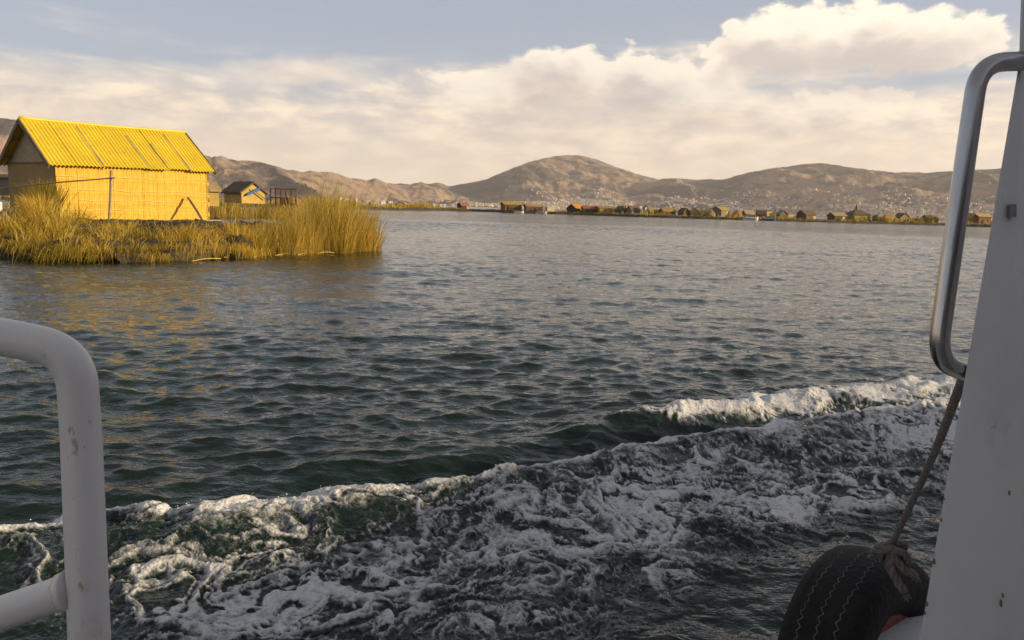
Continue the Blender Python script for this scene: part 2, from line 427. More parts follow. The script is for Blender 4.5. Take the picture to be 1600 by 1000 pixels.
M['shadepanel'] = simple('shade_panel_lining', (0.62, 0.60, 0.61), (0.54, 0.52, 0.53), 2.0, 0.7)  # lining of the unseen panels added for shade
M['deck'] = simple('worn_grey_deck', (0.42, 0.41, 0.40), (0.32, 0.31, 0.30), 4.0, 0.7, bump=0.2)
M['glass'] = simple('dark_glass', (0.02, 0.025, 0.03), None, 1, 0.1)
for n_, c_ in dict(thatch=(0.36, 0.245, 0.085), thatchdark=(0.15, 0.105, 0.055), gold=(0.62, 0.42, 0.10), rust=(0.24, 0.115, 0.055), orange=(0.62, 0.27, 0.03),
                   redroof=(0.36, 0.13, 0.10), olive=(0.44, 0.36, 0.045), cream=(0.72, 0.62, 0.38), greywall=(0.25, 0.225, 0.19), dark=(0.055, 0.042, 0.032),
                   bluepaint=(0.07, 0.13, 0.30), brick=(0.33, 0.16, 0.10), tan=(0.46, 0.33, 0.16)).items():
    M[n_] = simple('far_' + n_, c_, tuple(q * 0.72 for q in c_), 1.3, 0.85, bump=0.3)
for i, c_ in enumerate(((0.84, 0.72, 0.60), (0.40, 0.25, 0.18), (0.62, 0.50, 0.42), (0.30, 0.24, 0.20))):
    M['town%d' % i] = simple('town_wall_%s' % 'abcd'[i], c_, tuple(q * 0.8 for q in c_), 0.05, 0.9)
#--BUILD--
# ------------------------------------------------------------------ lake surface
def ocean_tile(N, L, lam_p, kdir, spread, slope, lam_min, seed):
    rg = np.random.default_rng(seed); k = np.fft.fftfreq(N, L / N) * 2 * np.pi
    kx, ky = np.meshgrid(k, k); kk = np.hypot(kx, ky); kk[0, 0] = 1e-6
    kp = 2 * np.pi / lam_p; cosd = (kx * kdir[0] + ky * kdir[1]) / kk
    P = np.exp(-1.25 * (kp / kk) ** 2) * kk ** -4.0 * (0.10 + np.clip(np.abs(cosd), 0, 1) ** spread) * np.exp(-(kk * lam_min / 6.28) ** 2)
    P[0, 0] = 0
    H = np.sqrt(P) * (rg.standard_normal((N, N)) + 1j * rg.standard_normal((N, N)))
    h = np.fft.ifft2(H).real; sx = np.fft.ifft2(1j * kx * H).real; sy = np.fft.ifft2(1j * ky * H).real
    dx = np.fft.ifft2(-1j * kx / kk * H).real; dy = np.fft.ifft2(-1j * ky / kk * H).real
    q = slope / np.sqrt((sx ** 2 + sy ** 2).mean())
    return [(t * q).astype(np.float32) for t in (h, dx, dy)]
kd = np.array((0.20, -1.0)); kd = kd / np.linalg.norm(kd)
OC_A = ocean_tile(1024, 27.0, 0.56, kd, 3.0, 0.190, 0.065, 11)
OC_B = ocean_tile(1024, 37.0, 0.62, kd, 4.0, 0.130, 0.12, 12)
NT1 = tile_noise(512, 2.1, 21, 2); NT2 = tile_noise(512, 2.0, 22, 3); NT3 = tile_noise(1024, 1.75, 23, 4, 110); NT4 = tile_noise(1024, 1.5, 24, 8, 140)
OC_C = ocean_tile(512, 53.0, 3.6, kd * np.array((-1, 1)), 2.0, 0.028, 1.2, 13)
NT6 = tile_noise(1024, 2.3, 26, 4, 90); NT7 = tile_noise(1024, 2.0, 27, 5, 120)
NT5 = tile_noise(512, 2.0, 25, 1)

CREST1 = [gp(x, y, 0.08) for x, y in ((-420, 880), (-100, 835), (0, 822), (160, 803), (330, 786), (480, 768), (650, 750), (760, 738), (850, 720), (960, 694), (1100, 676), (1250, 652), (1400, 632), (1560, 606), (1800, 575), (2300, 545))]
CREST2 = [gp(x, y, 0.05) for x, y in ((780, 712), (860, 668), (960, 648), (1120, 628), (1280, 610), (1500, 592), (1750, 566), (2300, 530))]
def sdist(X, Y, line):
    best = np.full(X.shape, 1e9); sg = np.zeros(X.shape); tt = np.zeros(X.shape)
    n = len(line) - 1
    for i in range(n):
        ax, ay = line[i].x, line[i].y; bx, by = line[i + 1].x, line[i + 1].y
        ux, uy = bx - ax, by - ay; l2 = ux * ux + uy * uy
        t = np.clip(((X - ax) * ux + (Y - ay) * uy) / l2, 0, 1)
        ex, ey = X - ax - t * ux, Y - ay - t * uy; d = np.hypot(ex, ey)
        cr = ux * (Y - ay) - uy * (X - ax)
        k = d < best; best = np.where(k, d, best); sg = np.where(k, np.where(cr > 0, -1.0, 1.0), sg); tt = np.where(k, (i + t) / n, tt)
    return best * sg, tt                     # positive on the boat's side
def to_px(X, Y):
    P = np.stack([X, Y, np.zeros_like(X)], -1) - np.array(CAM)
    zc = P @ np.array(_f); zc = np.maximum(zc, 0.05)
    return CXP + F * (P @ np.array(RIGHT)) / zc, CYP - F * (P @ np.array(UP)) / zc
# where the churned water lies, as patches on the lake (centre and half sizes were read off the photograph)
BLOBS = [(1060, 770, 340, 115, 1.0), (1360, 700, 220, 75, .95), (820, 860, 170, 100, .80), (600, 940, 150, 90, .90), (780, 930, 200, 70, .55), (450, 960, 160, 55, .5), (700, 800, 120, 60, .55),
         (430, 832, 85, 42, .85), (230, 850, 240, 50, .45), (200, 960, 190, 60, .55), (360, 985, 120, 45, .6), (1000, 880, 170, 70, .75),
         (1300, 760, 160, 60, .55), (860, 970, 120, 50, .45), (60, 900, 140, 70, .6), (330, 870, 200, 40, .45), (1180, 960, 130, 70, -.75), (1400, 860, 140, 70, -.25), (540, 850, 60, 45, -.5)]
def wake(X, Y):
    n1 = samp(NT1, X, Y, 3.7); n2 = samp(NT2, X + 5, Y - 2, 2.3)
    wx = X + 0.10 * samp(NT2, X, Y, 2.9); wy = Y + 0.10 * samp(NT2, X + 9.1, Y + 3.3, 2.9)
    s, t = sdist(X + 0.03 * n2, Y + 0.035 * n1, CREST1); s2, t2 = sdist(X + 0.04 * n1, Y + 0.05 * n2, CREST2)
    # heights
    A = 0.115 + 0.010 * n1
    h = A * np.exp(-((s - 0.16) / np.where(s < 0.16, 0.15, 0.34)) ** 2)
    h += -0.05 * np.exp(-((s + 0.28) / 0.25) ** 2)
    e2 = sstep(t2, 0.03, 0.22) * (1 - sstep(s2, 1.4, 2.2))
    h += e2 * 0.085 * np.exp(-((s2 - 0.10) / np.where(s2 < 0.1, 0.20, 0.32)) ** 2)
    px_, py_ = to_px(X, Y)
    f = np.zeros_like(X)
    for (cx, cy, rx, ry, w) in BLOBS:
        f += w * np.exp(-(((px_ - cx) / rx) ** 2 + ((py_ - cy) / ry) ** 2) * 0.9)
    inside = sstep(s, -0.02, 0.10)
    f = np.clip(f, 0, 1.15) * inside
    # lacy threads: zero lines of warped noise, dragged out along the flow
    c_, s_ = math.cos(R(-32)), math.sin(R(-32))
    ux = (wx * c_ - wy * s_) * 0.50; uy = wx * s_ + wy * c_
    l1 = 1 - np.abs(samp(NT6, ux, uy, 2.1)) * 1.5
    l2 = 1 - np.abs(samp(NT7, ux + 4.4, uy + 1.7, 1.0)) * 1.4
    l3 = samp(NT4, wx, wy, 1.6)
    l4 = samp(NT1, ux + 2.2, uy + 6.1, 2.6)
    lace = np.maximum(l1, 0.88 * l2) * 0.62 + 0.07 * l3 + 0.15 * l4
    mask = sstep(lace + 0.70 * f, 0.50, 1.55) * sstep(f, 0.08, 0.40)
    mask = np.maximum(mask, 0.16 * sstep(f + 0.12 * l4, 0.25, 0.95))
    # froth on the breaking crests
    wband = 0.17 + 0.05 * n1 + 0.05 * n2
    band = np.exp(-((s - 0.09) / np.clip(wband, .07, .4)) ** 2) * inside
    bandf = sstep(band + 0.07 * l3 + 0.07 * l4 - 0.06 * (1 - l1), 0.18, 0.80) * sstep(band, 0.03, 0.15)
    band2 = e2 * np.exp(-((s2 - 0.12) / (0.16 + 0.20 * sstep(t2, 0.3, 0.55))) ** 2) * sstep(t2, 0.10, 0.40)
    band2f = sstep(band2 + 0.13 * l3 + 0.15 * l4, 0.40, 0.95) * sstep(band2, 0.06, 0.22)
    behind2 = e2 * sstep(s2, 0.0, 0.15) * sstep(t2, 0.40, 0.50) * 1.0
    b2 = sstep(lace + 1.0 * behind2, 0.75, 1.55)
    foam = np.clip(np.maximum.reduce([mask, bandf, band2f, b2 * behind2]), 0, 1)
    churn = np.clip(f * 0.8 + inside * 0.25 + band + band2, 0, 1.2)
    lump = samp(NT2, wx, wy, 1.9); lump2 = samp(NT4, wx, wy, 2.4)
    h += churn * (0.011 * lump + 0.0010 * lump2 + 0.010 * np.maximum(l1, 0) - 0.006)
    h += foam * 0.007
    calm = 1 - 0.55 * np.clip(inside * sstep(4.0 - s, 0, 2), 0, 1)
    return h, foam, calm

def water_z(X, Y, r, sp):
    a = sstep(r, 7, 19); fade = 1 - sstep(r, 55, 110)
    hA, xA, yA = [samp(t, X, Y, 27.0) for t in OC_A]
    hB, xB, yB = [samp(t, X + 3, Y + 8, 37.0) for t in OC_B]
    hC, xC, yC = [samp(t, X + 11, Y + 4, 53.0) for t in OC_C]
    hA = hA + hC; hB = hB + hC; xA = xA + xC; xB = xB + xC; yA = yA + yC; yB = yB + yC
    gust = 0.82 + 0.30 * np.clip(samp(NT5, X * 0.6, Y, 60.0), -1.5, 1.5)
    mixf = [(p * (1 - a) + q * a) * fade * gust for p, q in ((hA, hB), (xA, xB), (yA, yB))]
    return mixf
def build_lake():
    rs = [1.45]
    while rs[-1] < 7000:
        r = rs[-1]
        dr = max(0.0075, min(r * r / 1350.0, 0.10)) if r < 62 else min(0.10 * (r / 62) ** 2.6, r * 0.06)
        rs.append(r + dr)
    rs = np.array(rs); az = np.radians(np.linspace(-49, 49, 860))
    RR, AA = np.meshgrid(rs, az, indexing='ij'); X = RR * np.sin(AA); Y = RR * np.cos(AA)
    H, DX, DY = water_z(X, Y, RR, None)
    foam = np.zeros_like(X); near = rs < 13.0
    hW, fW, calm = wake(X[near], Y[near])
    H[near] = H[near] * calm + hW; DX[near] *= calm; DY[near] *= calm; foam[near] = fW
    ch = 1.05
    V = np.stack([X - ch * DX, Y - ch * DY, H], -1)
    nr, na = X.shape; idx = np.arange(nr * na).reshape(nr, na)
    Q = np.stack([idx[:-1, :-1], idx[:-1, 1:], idx[1:, 1:], idx[1:, :-1]], -1).reshape(-1, 4)[:, ::-1]
    far = sstep(RR, 12, 120) * 1.0
    verts = [V.reshape(-1, 3)]; quads = [Q]; fars = [far.ravel()]; base = nr * na
    # the rest of the lake, round the back of the boat
    r2 = np.array([0.02, 0.8, 1.45, 3, 6, 12, 25, 60, 150, 400, 1200, 3000, 7000]); a2 = np.radians(np.linspace(49, 311, 64))
    R2, A2 = np.meshgrid(r2, a2, indexing='ij'); V2 = np.stack([R2 * np.sin(A2), R2 * np.cos(A2), 0 * R2], -1)
    i2 = np.arange(V2.shape[0] * V2.shape[1]).reshape(V2.shape[:2]) + base
    verts.append(V2.reshape(-1, 3)); quads.append(np.stack([i2[:-1, :-1], i2[:-1, 1:], i2[1:, 1:], i2[1:, :-1]], -1).reshape(-1, 4)[:, ::-1]); fars.append(np.ones(i2.size)); base += i2.size
    a3 = np.radians(np.linspace(-49, 49, 20)); r3 = np.array([0.02, 0.8, 1.45])
    R3, A3 = np.meshgrid(r3, a3, indexing='ij'); V3 = np.stack([R3 * np.sin(A3), R3 * np.cos(A3), 0 * R3], -1)
    i3 = np.arange(V3.shape[0] * V3.shape[1]).reshape(V3.shape[:2]) + base
    verts.append(V3.reshape(-1, 3)); quads.append(np.stack([i3[:-1, :-1], i3[:-1, 1:], i3[1:, 1:], i3[1:, :-1]], -1).reshape(-1, 4)[:, ::-1]); fars.append(np.ones(i3.size))
    o = np_mesh('lake_water', np.concatenate(verts), np.concatenate(quads), M['water'], attrs={'far': np.concatenate(fars)})
    tag(o, 'dark green rippled lake water stretching to the far shore', 'lake', kind='structure')
    # foam lies on the water as its own lumpy skin
    nn = int(near.sum()); fm = foam[:nn]; keep = (np.maximum.reduce([fm[:-1, :-1], fm[1:, :-1], fm[:-1, 1:], fm[1:, 1:]]) > 0.02)
    ii = idx[:nn]; Qf = np.stack([ii[:-1, :-1], ii[:-1, 1:], ii[1:, 1:], ii[1:, :-1]], -1)[keep][:, ::-1]
    u, inv = np.unique(Qf, return_inverse=True)
    Vf = V.reshape(-1, 3)[u].copy(); Vf[:, 2] += 0.004 + 0.007 * foam.ravel()[u]
    fo = np_mesh('wake_foam', Vf, inv.reshape(-1, 4), M['foam'], attrs={'foam': foam.ravel()[u]})
    tag(fo, 'white churned wake foam spreading over the water beside the boat', 'foam', kind='stuff')
    # spray droplets thrown up along the breaking crests
    rg = np.random.default_rng(5); mb_v = []; mb_f = []
    oct_v = np.array([(1, 0, 0), (-1, 0, 0), (0, 1, 0), (0, -1, 0), (0, 0, 1), (0, 0, -1)], float)
    oct_f = np.array([(0, 2, 4), (2, 1, 4), (1, 3, 4), (3, 0, 4), (2, 0, 5), (1, 2, 5), (3, 1, 5), (0, 3, 5)])
    cand = np.argwhere(fm > 0.6); pick = cand[rg.integers(0, len(cand), 1500)]
    c = V[pick[:, 0], pick[:, 1]]; s1, _ = sdist(c[:, 0], c[:, 1], CREST1); sx2, _ = sdist(c[:, 0], c[:, 1], CREST2)
    k = (np.abs(s1 - 0.1) < 0.22) | (np.abs(sx2 - .1) < .3); c = c[k]
    sz = 0.0015 + 0.0035 * rg.random(len(c)) ** 3; c[:, 2] += 0.004 + 0.030 * rg.random(len(c)) ** 3
    vv = c[:, None, :] + oct_v[None] * sz[:, None, None]; ff = oct_f[None] + (np.arange(len(c)) * 6)[:, None, None]
    so_ = np_mesh('wake_spray', vv.reshape(-1, 3), ff.reshape(-1, 3), M['spray'])
    tag(so_, 'tiny spray droplets thrown up along the breaking wake crests', 'spray', kind='stuff')
M['spray'] = simple('spray_droplets', (0.8, 0.8, 0.8), None, 1, 0.2)
build_lake()

# ------------------------------------------------------------------ hills beyond the lake
SKYLINE = [(-900, 120), (-600, 95), (-300, 105), (-120, 170), (0, 184), (25, 186), (60, 198), (130, 212), (220, 226), (300, 238), (318, 243), (331, 246), (336, 243), (347, 243), (358, 248), (385, 251), (410, 254), (440, 262), (470, 268), (486, 266), (520, 271),
           (545, 277), (572, 281), (586, 279), (605, 286), (640, 288), (652, 286), (688, 286), (702, 291), (740, 285), (760, 280), (790, 268), (820, 256), (850, 247), (880, 242), (905, 242), (930, 248),
           (960, 260), (1000, 274), (1030, 281), (1060, 278), (1090, 281), (1130, 281), (1160, 273), (1200, 264), (1230, 261), (1260, 256), (1280, 254), (1310, 258), (1350, 263), (1400, 269), (1450, 270),
           (1500, 267), (1560, 264), (1620, 258), (1750, 262), (1900, 240), (2200, 255), (2600, 250)]
sk_az = []; sk_t = []
for (x_, y_) in SKYLINE:
    d_ = ray(x_, y_); sk_az.append(math.atan2(d_.x, d_.y)); sk_t.append(d_.z / math.hypot(d_.x, d_.y))
sk_az = np.array(sk_az); sk_t = np.array(sk_t)
HT1 = tile_noise(512, 2.2, 31, 2); HT2 = tile_noise(512, 1.95, 32, 3); HT3 = tile_noise(512, 1.8, 33, 4)
def crest_r(a):
    return np.interp(np.degrees(a), [-60, -33, -22, -12, -5, 4, 12, 20, 34, 60], [2500, 2700, 2900, 3300, 4300, 5200, 5000, 4700, 4500, 4500])
def shore_r(a): return crest_r(a) * np.interp(np.degrees(a), [-60, -20, -5, 4, 20, 60], [0.62, 0.66, 0.60, 0.58, 0.58, 0.6])
def hill_z(A, Rr):
    x = Rr * np.sin(A); y = Rr * np.cos(A)
    rc = crest_r(A) ; r0 = shore_r(A)
    T = np.interp(A, sk_az, sk_t)
    # lower layers of the profile are smoother so that spurs run out towards the lake
    s = (Rr - r0) / (rc - r0)
    Ash = A + 0.035 * (1 - np.clip(s, 0, 1)) * samp(HT1, x, y, 5200)
    T2 = np.interp(Ash, sk_az, sk_t)
    T = T * np.clip(s, 0, 1) ** 2 + T2 * (1 - np.clip(s, 0, 1) ** 2)
    prof = np.where(s < 1, 0.30 * np.clip(s, 0, 1) + 0.70 * sstep(s, 0.12, 1.02), 1 - 0.55 * sstep(s, 1.0, 2.2))
    z = (T * rc) * prof
    rid = 1 - np.abs(samp(HT2, x + 0.4 * y, y * 0.55, 4600)) ; r2 = samp(HT3, x, y, 1700)
    amp = np.clip(np.minimum(s * 1.6, (1.02 - s) * 1.8), 0, 0.75)
    big = 1 - np.abs(samp(HT1, x * 1.0, y * 0.35, 3900))
    z += amp * (62 * (rid - 0.35) + 55 * (big - 0.4) + 10 * r2)
    z += np.clip(s * 2, 0, 1) * 2.2 * samp(HT3, x, y, 700)
    lim = T * Rr * 1.0 + 1.0
    z = np.where(s < 1, np.minimum(z, lim + 1.5 * samp(HT3, x, y, 700)), z)
    return np.where(s < 0, -3.0, z + 1.5 * np.clip(s * 30, 0, 1) - 1.0)
def build_hills():
    az = np.radians(np.linspace(-58, 58, 1250)); u = np.linspace(0, 1, 130)
    rf = np.concatenate([[-0.02], np.linspace(0, 1.06, 110), np.linspace(1.1, 2.4, 12)])
    AA, UU = np.meshgrid(az, rf, indexing='ij'); rc = crest_r(AA); r0 = shore_r(AA); Rr = r0 + (rc - r0) * UU
    Z = hill_z(AA, Rr); V = np.stack([Rr * np.sin(AA), Rr * np.cos(AA), Z], -1)
    na, nr = Z.shape; idx = np.arange(na * nr).reshape(na, nr)
    Q = np.stack([idx[:-1, :-1], idx[1:, :-1], idx[1:, 1:], idx[:-1, 1:]], -1).reshape(-1, 4)[:, ::-1]
    Q = Q[:, ::-1]
    o = np_mesh('hills', V.reshape(-1, 3), Q, M['hill'])
    tag(o, 'dry brown hills rising behind the lake shore', 'hills', kind='structure')
build_hills()

# the town at the foot of the hills: the largest houses singly, the rest as one mass
def build_town():
    rg = np.random.default_rng(77); spots = []
    while len(spots) < 9000:
        n = 6000
        a = np.radians(rg.uniform(-13, 36, n)); s = rg.beta(1.2, 2.3, n) * 0.62 + 0.01
        dens = np.interp(np.degrees(a), [-13, -4, 2, 8, 26, 34, 36], [0.25, 0.5, 0.7, 1, 1, 0.8, 0.7])
        r0 = shore_r(a); r = r0 + s * (crest_r(a) - r0); x = r * np.sin(a); y = r * np.cos(a)
        cl = samp(HT2, x, y, 2600)
        ok = (rg.random(n) < dens) & (cl * 0.5 > rg.normal(-0.5 + s * 2.6, 0.8, n))
        for i in np.where(ok)[0]: spots.append((x[i], y[i], a[i], r[i]))
    spots = spots[:9000]
    zz = hill_z(np.array([q[2] for q in spots]), np.array([q[3] for q in spots]))
    size = rg.uniform(0.7, 1.25, (len(spots), 3)) * np.array((8.0, 8.0, 5.5)); rot = rg.uniform(-0.5, 0.5, len(spots))
    order = np.argsort([q[3] for q in spots] - size[:, 0] * 40)
    protos = []
    for i in range(4):
        b = MB().box((0, 0, 0.5), (1, 1, 1)); b.box((0.2, 0.1, 1.12), (0.45, 0.5, 0.24))
        me = bpy.data.meshes.new('town_house'); me.from_pydata(b.v, [], b.f); me.materials.append(M['town%d' % i]); protos.append(me)
    for k in order[:300]:
        x, y, a, r = spots[k]
        o = bpy.data.objects.new('town_house', protos[int(rg.choice(4, p=(.5, .15, .25, .1)))]); COL.objects.link(o)
        o.location = (x, y, zz[k] - 1.0); o.scale = (size[k][0], size[k][1], size[k][2] + 1.0); o.rotation_euler[2] = -a + rot[k]
        tag(o, 'tiny pale box-shaped house of the distant town at the foot of the hills', 'house', 'houses of the far town')
    for mi in range(2):
        sel = order[300:][mi::2]; b = MB()
        for k in sel:
            x, y, a, r = spots[k]; b.box((x, y, zz[k] + size[k][2] / 2 - 0.5), (size[k][0], size[k][1], size[k][2] + 1), rz=-a + rot[k])
        o = b.build('distant_town', M['town0'] if mi == 0 else M['town2'])
        tag(o, ('dense pale scatter of far town houses climbing the hill feet', 'greyer far town houses mingled through the pale hillside town')[mi], 'town', kind='stuff')
build_town()
#--PART3--
# ------------------------------------------------------------------ reeds
def blades(name, base, hgt, lean, width, tint, mat, seed=0, kink=0.25):
    """base (n,3), hgt (n), lean (n,2) horizontal travel of the tip; every blade a bent tapering strip of three faces"""
    rg = np.random.default_rng(seed); n = len(base)
    ang = rg.uniform(0, np.pi, n); w = np.stack([np.cos(ang), np.sin(ang) * 0.4, 0 * ang], -1) * (width * 0.5)[:, None]
    L3 = np.concatenate([lean, np.zeros((n, 1))], 1); up = np.zeros((n, 3)); up[:, 2] = hgt
    droop = np.linalg.norm(lean, axis=1) * kink
    p0 = base; p1 = base + up * 0.45 + L3 * 0.22; p2 = base + up * 0.80 + L3 * 0.58; p3 = base + up + L3; p3[:, 2] -= droop
    V = np.stack([p0 - w, p0 + w, p1 - w * .9, p1 + w * .9, p2 - w * .6, p2 + w * .6, p3 - w * .12, p3 + w * .12], 1)
    o = (np.arange(n) * 8)[:, None, None]; q = np.array([(0, 1, 3, 2), (2, 3, 5, 4), (4, 5, 7, 6)])[None] + o
    T = np.repeat(np.clip(tint, 0, 1), 8).reshape(n, 8) + np.array([-.12, -.12, 0, 0, .06, .06, .12, .12])[None]
    return np_mesh(name, V.reshape(-1, 3), q.reshape(-1, 4), mat, smooth=False, attrs={'tint': np.clip(T.ravel(), 0, 1)})
def tufts(centres, per, hmean, spread, leanf, seed, drift=(0, 0)):
    rg = np.random.default_rng(seed); n = len(centres); C = np.repeat(np.asarray(centres, float), per, 0); N = n * per
    hm = np.repeat(np.asarray(hmean, float) * np.ones(n), per)
    off = rg.normal(0, 1, (N, 2)); base = C.copy(); base[:, :2] += off * spread
    h = hm * np.where(rg.random(N) < 0.1, rg.uniform(1.0, 1.32, N), rg.uniform(0.40, 1.08, N))
    lean = (off * 0.75 + rg.normal(0, 0.6, (N, 2))) * (leanf * h)[:, None] + np.array(drift) * h[:, None]
    tint = np.clip(np.repeat(rg.normal(0.5, 0.32, n), per) + rg.normal(0, 0.20, N), 0, 1)
    return base, h, lean, tint

# ------------------------------------------------------------------ near reed island
FRONT = [gp(x, y) for x, y in ((-420, 405), (-200, 402), (0, 402), (60, 408), (130, 411), (200, 409), (260, 409), (300, 406), (345, 403), (385, 402))]
BACK_Y = 44.0
def edge_y(x):                     # distance of the island's front edge at lateral position x
    xs = [p.x for p in FRONT]; ys = [p.y for p in FRONT]
    return np.interp(x, xs, ys)
IS_X1 = FRONT[-1].x
IN1 = tile_noise(256, 1.7, 41, 3)
def island_z(X, Y):
    n = samp(IN1, X, Y, 9.0); n2 = samp(IN1, X + 3, Y, 3.1)
    ed = Y - edge_y(X) - 0.22 * n2
    right = (-13.2 - 0.48 * (Y - 35.3)) - X + 0.3 * n              # falls off to the channel right of the house
    rt2 = IS_X1 + 0.3 - X
    rr = np.where(Y < 30, np.maximum(np.minimum(rt2, 99), 0 * rt2 - 1), right)
    hgt = 0.30 * sstep(ed, -0.05, 0.25) + 0.33 * sstep(ed, 0.1, 3.0) + 0.10 * n * sstep(ed, 0, 1)
    k = sstep(rr, -0.1, 0.5)
    near_house = sstep(Y, 26, 30)
    z = hgt * (1 - near_house) + 0.60 * near_house + 0.03 * n2
    return np.where(ed < -0.05, -0.35, z * k - 0.35 * (1 - k))
def build_island():
    xs = np.arange(-36, -6.6, 0.11); ys = np.concatenate([np.arange(18.5, 26, 0.10), np.arange(26, 46, 0.3)])
    X, Y = np.meshgrid(xs, ys); Z = island_z(X, Y)
    n = Z.shape; idx = np.arange(Z.size).reshape(n)
    keep = np.maximum.reduce([Z[:-1, :-1], Z[1:, :-1], Z[:-1, 1:], Z[1:, 1:]]) > -0.3
    Q = np.stack([idx[:-1, :-1], idx[:-1, 1:], idx[1:, 1:], idx[1:, :-1]], -1)[keep]
    o = np_mesh('reed_island', np.stack([X, Y, Z], -1).reshape(-1, 3), Q, M['peat'])
    tag(o, 'dark layered reed ground of the floating island under the yellow roofed house', 'island', kind='structure')
    rg = np.random.default_rng(3)
    # grass on the bank
    n = 1250; cx = rg.uniform(-31, IS_X1 + 0.1, n); dd = rg.gamma(1.7, 1.6, n); cy = edge_y(cx) + 0.12 + np.minimum(dd, 7.5)
    cz = island_z(cx, cy); ok = cz > 0.0; cx, cy, cz = cx[ok], cy[ok], cz[ok]; dd = dd[ok]
    pxx = CXP + F * cx / cy
    hm = np.interp(pxx, [-200, 0, 40, 75, 110, 160, 250, 300, 380, 460], [.50, .40, .50, .52, .40, .38, .34, .36, .42, .55]) * rg.uniform(0.7, 1.25, len(cx))
    hm *= np.where(dd < 0.5, 0.7, 1.0) * np.clip(1.0 + 0.55 * samp(IN1, cx, cy * 0.6, 5.0), 0.3, 1.9)
    hm *= np.where(pxx > 140, np.interp(dd, [0, 1.5, 3, 7], [1.15, 0.9, 0.55, 0.35]), 1.0)
    b, h, l, t = tufts(np.stack([cx, cy, cz - 0.04], -1), 20, hm, 0.12, 0.60, 4, drift=(0.12, -0.14))
    t = t + np.interp(CXP + F * b[:, 0] / b[:, 1], [0, 120, 260, 340, 430], [.02, .02, 0.05, .28, .16])
    o = blades('bank_grass', b, h, l, np.full(len(b), 0.017), t, M['reed'], 6)
    tag(o, 'tangled golden green grass covering the island bank before the house', 'grass', kind='stuff')
    # drooping matted stems over the front edge
    n = 520; cx = IS_X1 + 0.2 - (IS_X1 + 31) * rg.random(n) ** 1.7; cy = edge_y(cx) + rg.uniform(0.0, 0.35, n); cz = np.maximum(island_z(cx, cy), 0.05)
    b, h, l, t = tufts(np.stack([cx, cy, cz * 0.9], -1), 10, np.full(n, 0.30), 0.12, 0.5, 14, drift=(0.15, -1.0))
    o = blades('bank_straw', b, h * 0.7, l, np.full(len(b), 0.017), t - 0.05 + np.interp(CXP + F * b[:, 0] / b[:, 1], [0, 220, 300, 400], [-.25, -.2, .3, .35]), M['reed'], 16, kink=0.75)  # left stems tinted darker, standing in for the bank's shade
    tag(o, 'dry straw hanging over the island edge to the water', 'straw', kind='stuff')
    # loose stems floating along the waterline
    mb = MB()
    for (x0, y0, x1, y1) in ((350, 402, 390, 399), (396, 402, 428, 397), (430, 399, 470, 396), (465, 398, 500, 394), (495, 396, 522, 395), (540, 393, 556, 392), (25, 392, 40, 404), (40, 401, 62, 405), (300, 408, 345, 404)):
        a = gp(x0, y0, 0.02); c = gp(x1, y1, 0.02); mid = (a + c) / 2 + Vector((0, 0.05, 0.03)); mb.tube(bezier([a, mid, c], 4), 0.014, 5)
    o = mb.build('floating_stems', M['gold']); tag(o, 'loose golden reed stems floating along the island waterline', 'reed stems', kind='stuff')
    # low mound between the house and the tall reeds
build_island()

def reed_stand(name, label, patches, seed, hscale=1.0, mat='tall', width=0.013, per=26, leanf=0.25, spread=0.12, drift=(0.09, -0.03)):
    """patches: (px centre, py base, half width px, depth m, height m, n tufts)"""
    rg = np.random.default_rng(seed); C = []; H = []
    for (x, y, hw, dep, hh, n) in patches:
        for i in range(n):
            u = rg.uniform(-1, 1); p = gp(x + u * hw, y); v = rg.uniform(0, 1)
            C.append((p.x * (1 + v * dep / p.y), p.y + v * dep, -0.05)); H.append(hh * (1 - 0.28 * abs(u) ** 2.2) * rg.choice((0.55, 0.72, 0.88, 1.0, 1.12)) * rg.uniform(0.9, 1.06) * hscale)
    b, h, l, t = tufts(C, per, H, spread, leanf, seed + 1, drift)
    o = blades(name, b, h, l, np.full(len(b), width), t, M[mat], seed + 2)
    tag(o, label, 'reeds', kind='stuff'); return o
reed_stand('tall_reeds', 'tall golden green reed clump standing in the water right of the yellow house',
           [(505, 396, 40, 2.6, 2.05, 150), (545, 394, 34, 2.2, 1.80, 95), (470, 398, 30, 2.2, 1.50, 55), (572, 393, 14, 1.0, 1.30, 28)], 51)
reed_stand('short_reeds', 'shorter bushy reeds between the grassy bank and the tall clump',
           [(425, 399, 34, 2.4, 1.15, 95), (400, 401, 18, 1.6, 0.75, 40), (455, 398, 18, 1.2, 1.1, 40)], 54, leanf=0.24)
reed_stand('leaning_reeds', 'thin pale reed tips leaning out over the water at the clump edge',
           [(583, 345, 14, 1.0, 0.55, 10), (575, 391, 14, 1.0, 1.0, 16)], 57, leanf=0.35, per=14)
reed_stand('back_reeds', 'olive reed bed behind the channel, in front of the small far huts',
           [(395, 341, 75, 6, 1.7, 150), (350, 340, 45, 5, 1.6, 90), (470, 341, 60, 6, 1.9, 110)], 60, per=12, width=0.035, leanf=0.2, spread=0.3)
reed_stand('left_back_reeds', 'dark reed bed behind the house at the left edge of the picture',
           [(-60, 333, 90, 6, 1.2, 90)], 63, per=12, width=0.035, leanf=0.2, spread=0.3)

